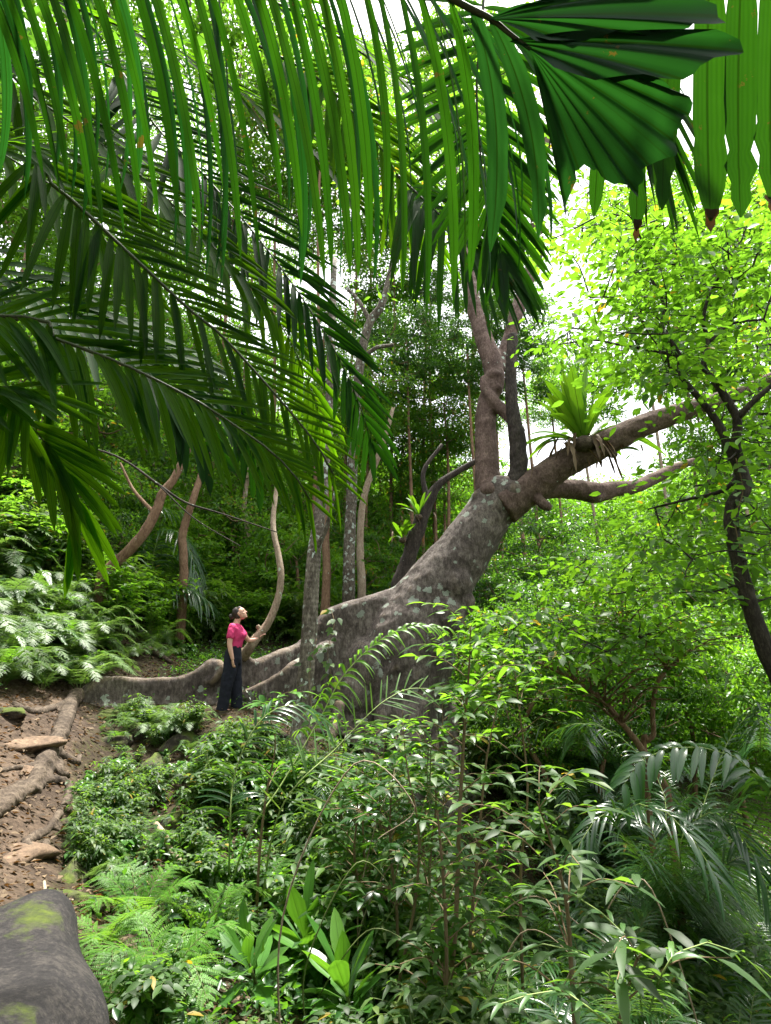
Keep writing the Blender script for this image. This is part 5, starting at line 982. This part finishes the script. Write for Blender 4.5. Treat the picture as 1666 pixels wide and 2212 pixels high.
palm_of('glossy_palm', (b_[0], b_[1]), 'low palm with comb like pale green fronds near the bottom right corner', [
    ([(1330, 2130, 3.0), (1250, 2060, 3.0), (1160, 2040, 3.0), (1060, 2090, 3.0)], 32, .24, .022, dict(ang=70, angtip=25, droop=.35, skip=.3)),
    ([(1380, 2100, 3.1), (1330, 2000, 3.1), (1230, 1930, 3.1), (1130, 1920, 3.1)], 34, .26, .022, dict(ang=68, angtip=25, droop=.35, skip=.3)),
    ([(1420, 2130, 2.9), (1480, 2050, 2.9), (1560, 2040, 2.9), (1650, 2100, 2.9)], 32, .26, .022, dict(ang=68, angtip=25, droop=.5, skip=.3)),
    ([(1300, 2200, 2.8), (1200, 2140, 2.7), (1080, 2170, 2.6)], 28, .22, .02, dict(ang=70, angtip=25, droop=.35, skip=.3))], 'fern')
b_ = hit(1640, 1650)
palm_of('glossy_palm', (b_[0], b_[1]), 'palm at the right edge with pale shining fronds above the large glossy palm', [([(1640, 1560, 6.2), (1580, 1500, 6.2), (1500, 1490, 6.2), (1430, 1530, 6.2)], 36, .5, .028, dict(ang=66, angtip=25, droop=.8, skip=.3)), ([(1660, 1540, 6.0), (1690, 1470, 6.0), (1640, 1440, 5.9), (1560, 1460, 5.8)], 36, .5, .03, dict(ang=66, angtip=25, droop=.8, skip=.3))], 'gloss_palm')
b_ = hit(1240, 1640)
palm_of('glossy_palm', (b_[0], b_[1]), 'slim palm with two white shining fronds bending down in the shade behind the saplings', [([(1255, 1560, 8.5), (1235, 1500, 8.5), (1205, 1460, 8.5), (1160, 1440, 8.5)], 40, .55, .03, dict(droop=.7, skip=.25)), ([(1262, 1540, 8.5), (1280, 1480, 8.5), (1310, 1440, 8.5), (1370, 1430, 8.5)], 40, .55, .03, dict(droop=.7, skip=.25)), ([(1250, 1590, 8.4), (1210, 1560, 8.3), (1170, 1560, 8.2), (1120, 1600, 8.1)], 36, .5, .03, dict(droop=.7, skip=.25))], 'gloss_palm')
b_ = hit(350, 1340)
palm_of('glossy_palm', (b_[0], b_[1]), 'bluish glossy palm with fronds drooping beside the leaning reddish trunk', [([(330, 1230, 14), (345, 1160, 13.8), (385, 1150, 13.5), (415, 1200, 13.3), (425, 1260, 13.2)], 40, .8, .04, dict(droop=.8, skip=.25)), ([(320, 1220, 14), (300, 1130, 14), (330, 1095, 13.9), (385, 1105, 13.8)], 36, .8, .04, dict(droop=.8, skip=.25)), ([(300, 1280, 13.5), (250, 1240, 13.4), (210, 1250, 13.3)], 36, .8, .04, dict(droop=.8, skip=.25)), ([(350, 1290, 13.2), (400, 1270, 13), (450, 1300, 12.8)], 36, .8, .04, dict(droop=.8, skip=.25))], 'gloss_palm')
# ------------------------------------------------------------------ unseen forest trees added round and over the viewer to block skylight
for x, y, h, k, sc in [(-4.5, -3.5, 5.5, 4, 1.6), (-1, -5.5, 5.5, 5, 1.6), (3, -5, 5.5, 4, 1.6), (6, -2, 5, 5, 1.5), (-7.5, 0, 6, 4, 1.7), (-6.5, 4, 8.5, 4, 1.7), (8, 2.5, 5.5, 4, 1.4), (-9, 5, 6, 5, 1.6), (9, -4, 5, 5, 1.7), (-8, -6, 6, 4, 2), (1, -9, 6, 5, 2)]:
    place_tree('forest_tree', (x, y, gz(x, y)), h, *CR[k], 'thin', 'unseen dense dark tree added around the viewer for its shade', 'tree', 'unseen shade trees added around the viewer', rng.uniform(0, 6.28), sc, 0, .14)

# ------------------------------------------------------------------ vines and dry stems
for k in range(12):
    sx, sy, d = rng.uniform(800, 1400), rng.uniform(1680, 2100), rng.uniform(3.2, 5.5); a = P(sx, sy, d); b = a+A(rng.uniform(-.9, .9), rng.uniform(-.3, .3), rng.uniform(-.3, .5)); z = gz(b[0], b[1])
    if a[2] < gz(a[0], a[1])+.1: a[2] = gz(a[0], a[1])+.3
    G = Geo(); g0 = A(b[0], b[1], z-.05); q = crom([g0, b*.5+g0*.5+rng.normal(0, .08, 3), (a+b)/2+A(0, 0, .12), a, a+A(rng.uniform(-.3, .3), 0, -.15)], 7); tube(G, q, np.linspace(.006, .0022, len(q)), 5, cap=False)
    o = G.obj('dry_vine', M['thin_pale' if k % 3 else 'stem'], smooth=True); tag(o, 'thin dry vine looping through the thicket before the great tree', 'vine', 'dry vines in the thicket before the great tree'); origin(o, tuple(g0))
def climber(pts, label, leaf, n, mat='under'):
    q = crom([P(*p) for p in pts], 8); g0 = q[0]; e = empty('climbing_vine', tuple(g0), label, 'vine'); GS, GL = Geo(), Geo(); tube(GS, q, .005, 5); c = resample(q, n)
    b = rng.uniform(0, 6.28, n); d = np.stack([np.cos(b), -np.abs(np.sin(b))*.6-.2, rng.normal(-.3, .3, n)], 1)
    blades(GL, c+rng.normal(0, .05, (n, 3)), d, nrm(A(0, -.7, .7)+rng.normal(0, .3, (n, 3))), leaf*rng.uniform(.6, 1.1, n), leaf*.6, .2, (0, .12, .35, .7, 1), (.1, .7, 1, .6, 0), .15)
    GL.obj('leaves', M[mat], e); GS.obj('stem', M['stem_brown'], e, smooth=True)
climber([(706, 1560, 9.9), (718, 1480, 10.1), (708, 1410, 10.25), (722, 1350, 10.4), (716, 1318, 10.6)], 'leafy vine climbing the buttress face right of the mottled tree', .16, 34)
climber([(1600, 1190, 5.45), (1588, 1120, 5.45), (1605, 1060, 5.45), (1590, 990, 5.4)], 'small leafy vine around the bend of the dark right tree', .12, 22, 'mid')
climber([(676, 1560, 8.6), (668, 1460, 8.7), (684, 1380, 8.8)], 'short leafy vine on the mottled tree', .12, 16, 'mid')

for k, (x, yt, d) in enumerate([(745, 1600, 6.5), (790, 1560, 6.2), (835, 1580, 5.8), (870, 1530, 6.6), (915, 1545, 6.0), (955, 1490, 6.4), (930, 1620, 5.2), (770, 1660, 5.4), (850, 1660, 5.0)]):
    e_ = sapling([(x+rng.uniform(-25, 25), 1980, d, .011), (x+rng.uniform(-15, 15), 1850, d, .010), (x+rng.uniform(-15, 15), (yt+1850)/2, d, .007), (x, yt, d, .003)], .15, .36, 8, 22, 'slim leafy sapling screening the dark foot of the great tree', ['under', 'mid', 'dark'][k % 3], blen=.55, start=.25); e_['group'] = 'saplings screening the foot of the great tree'
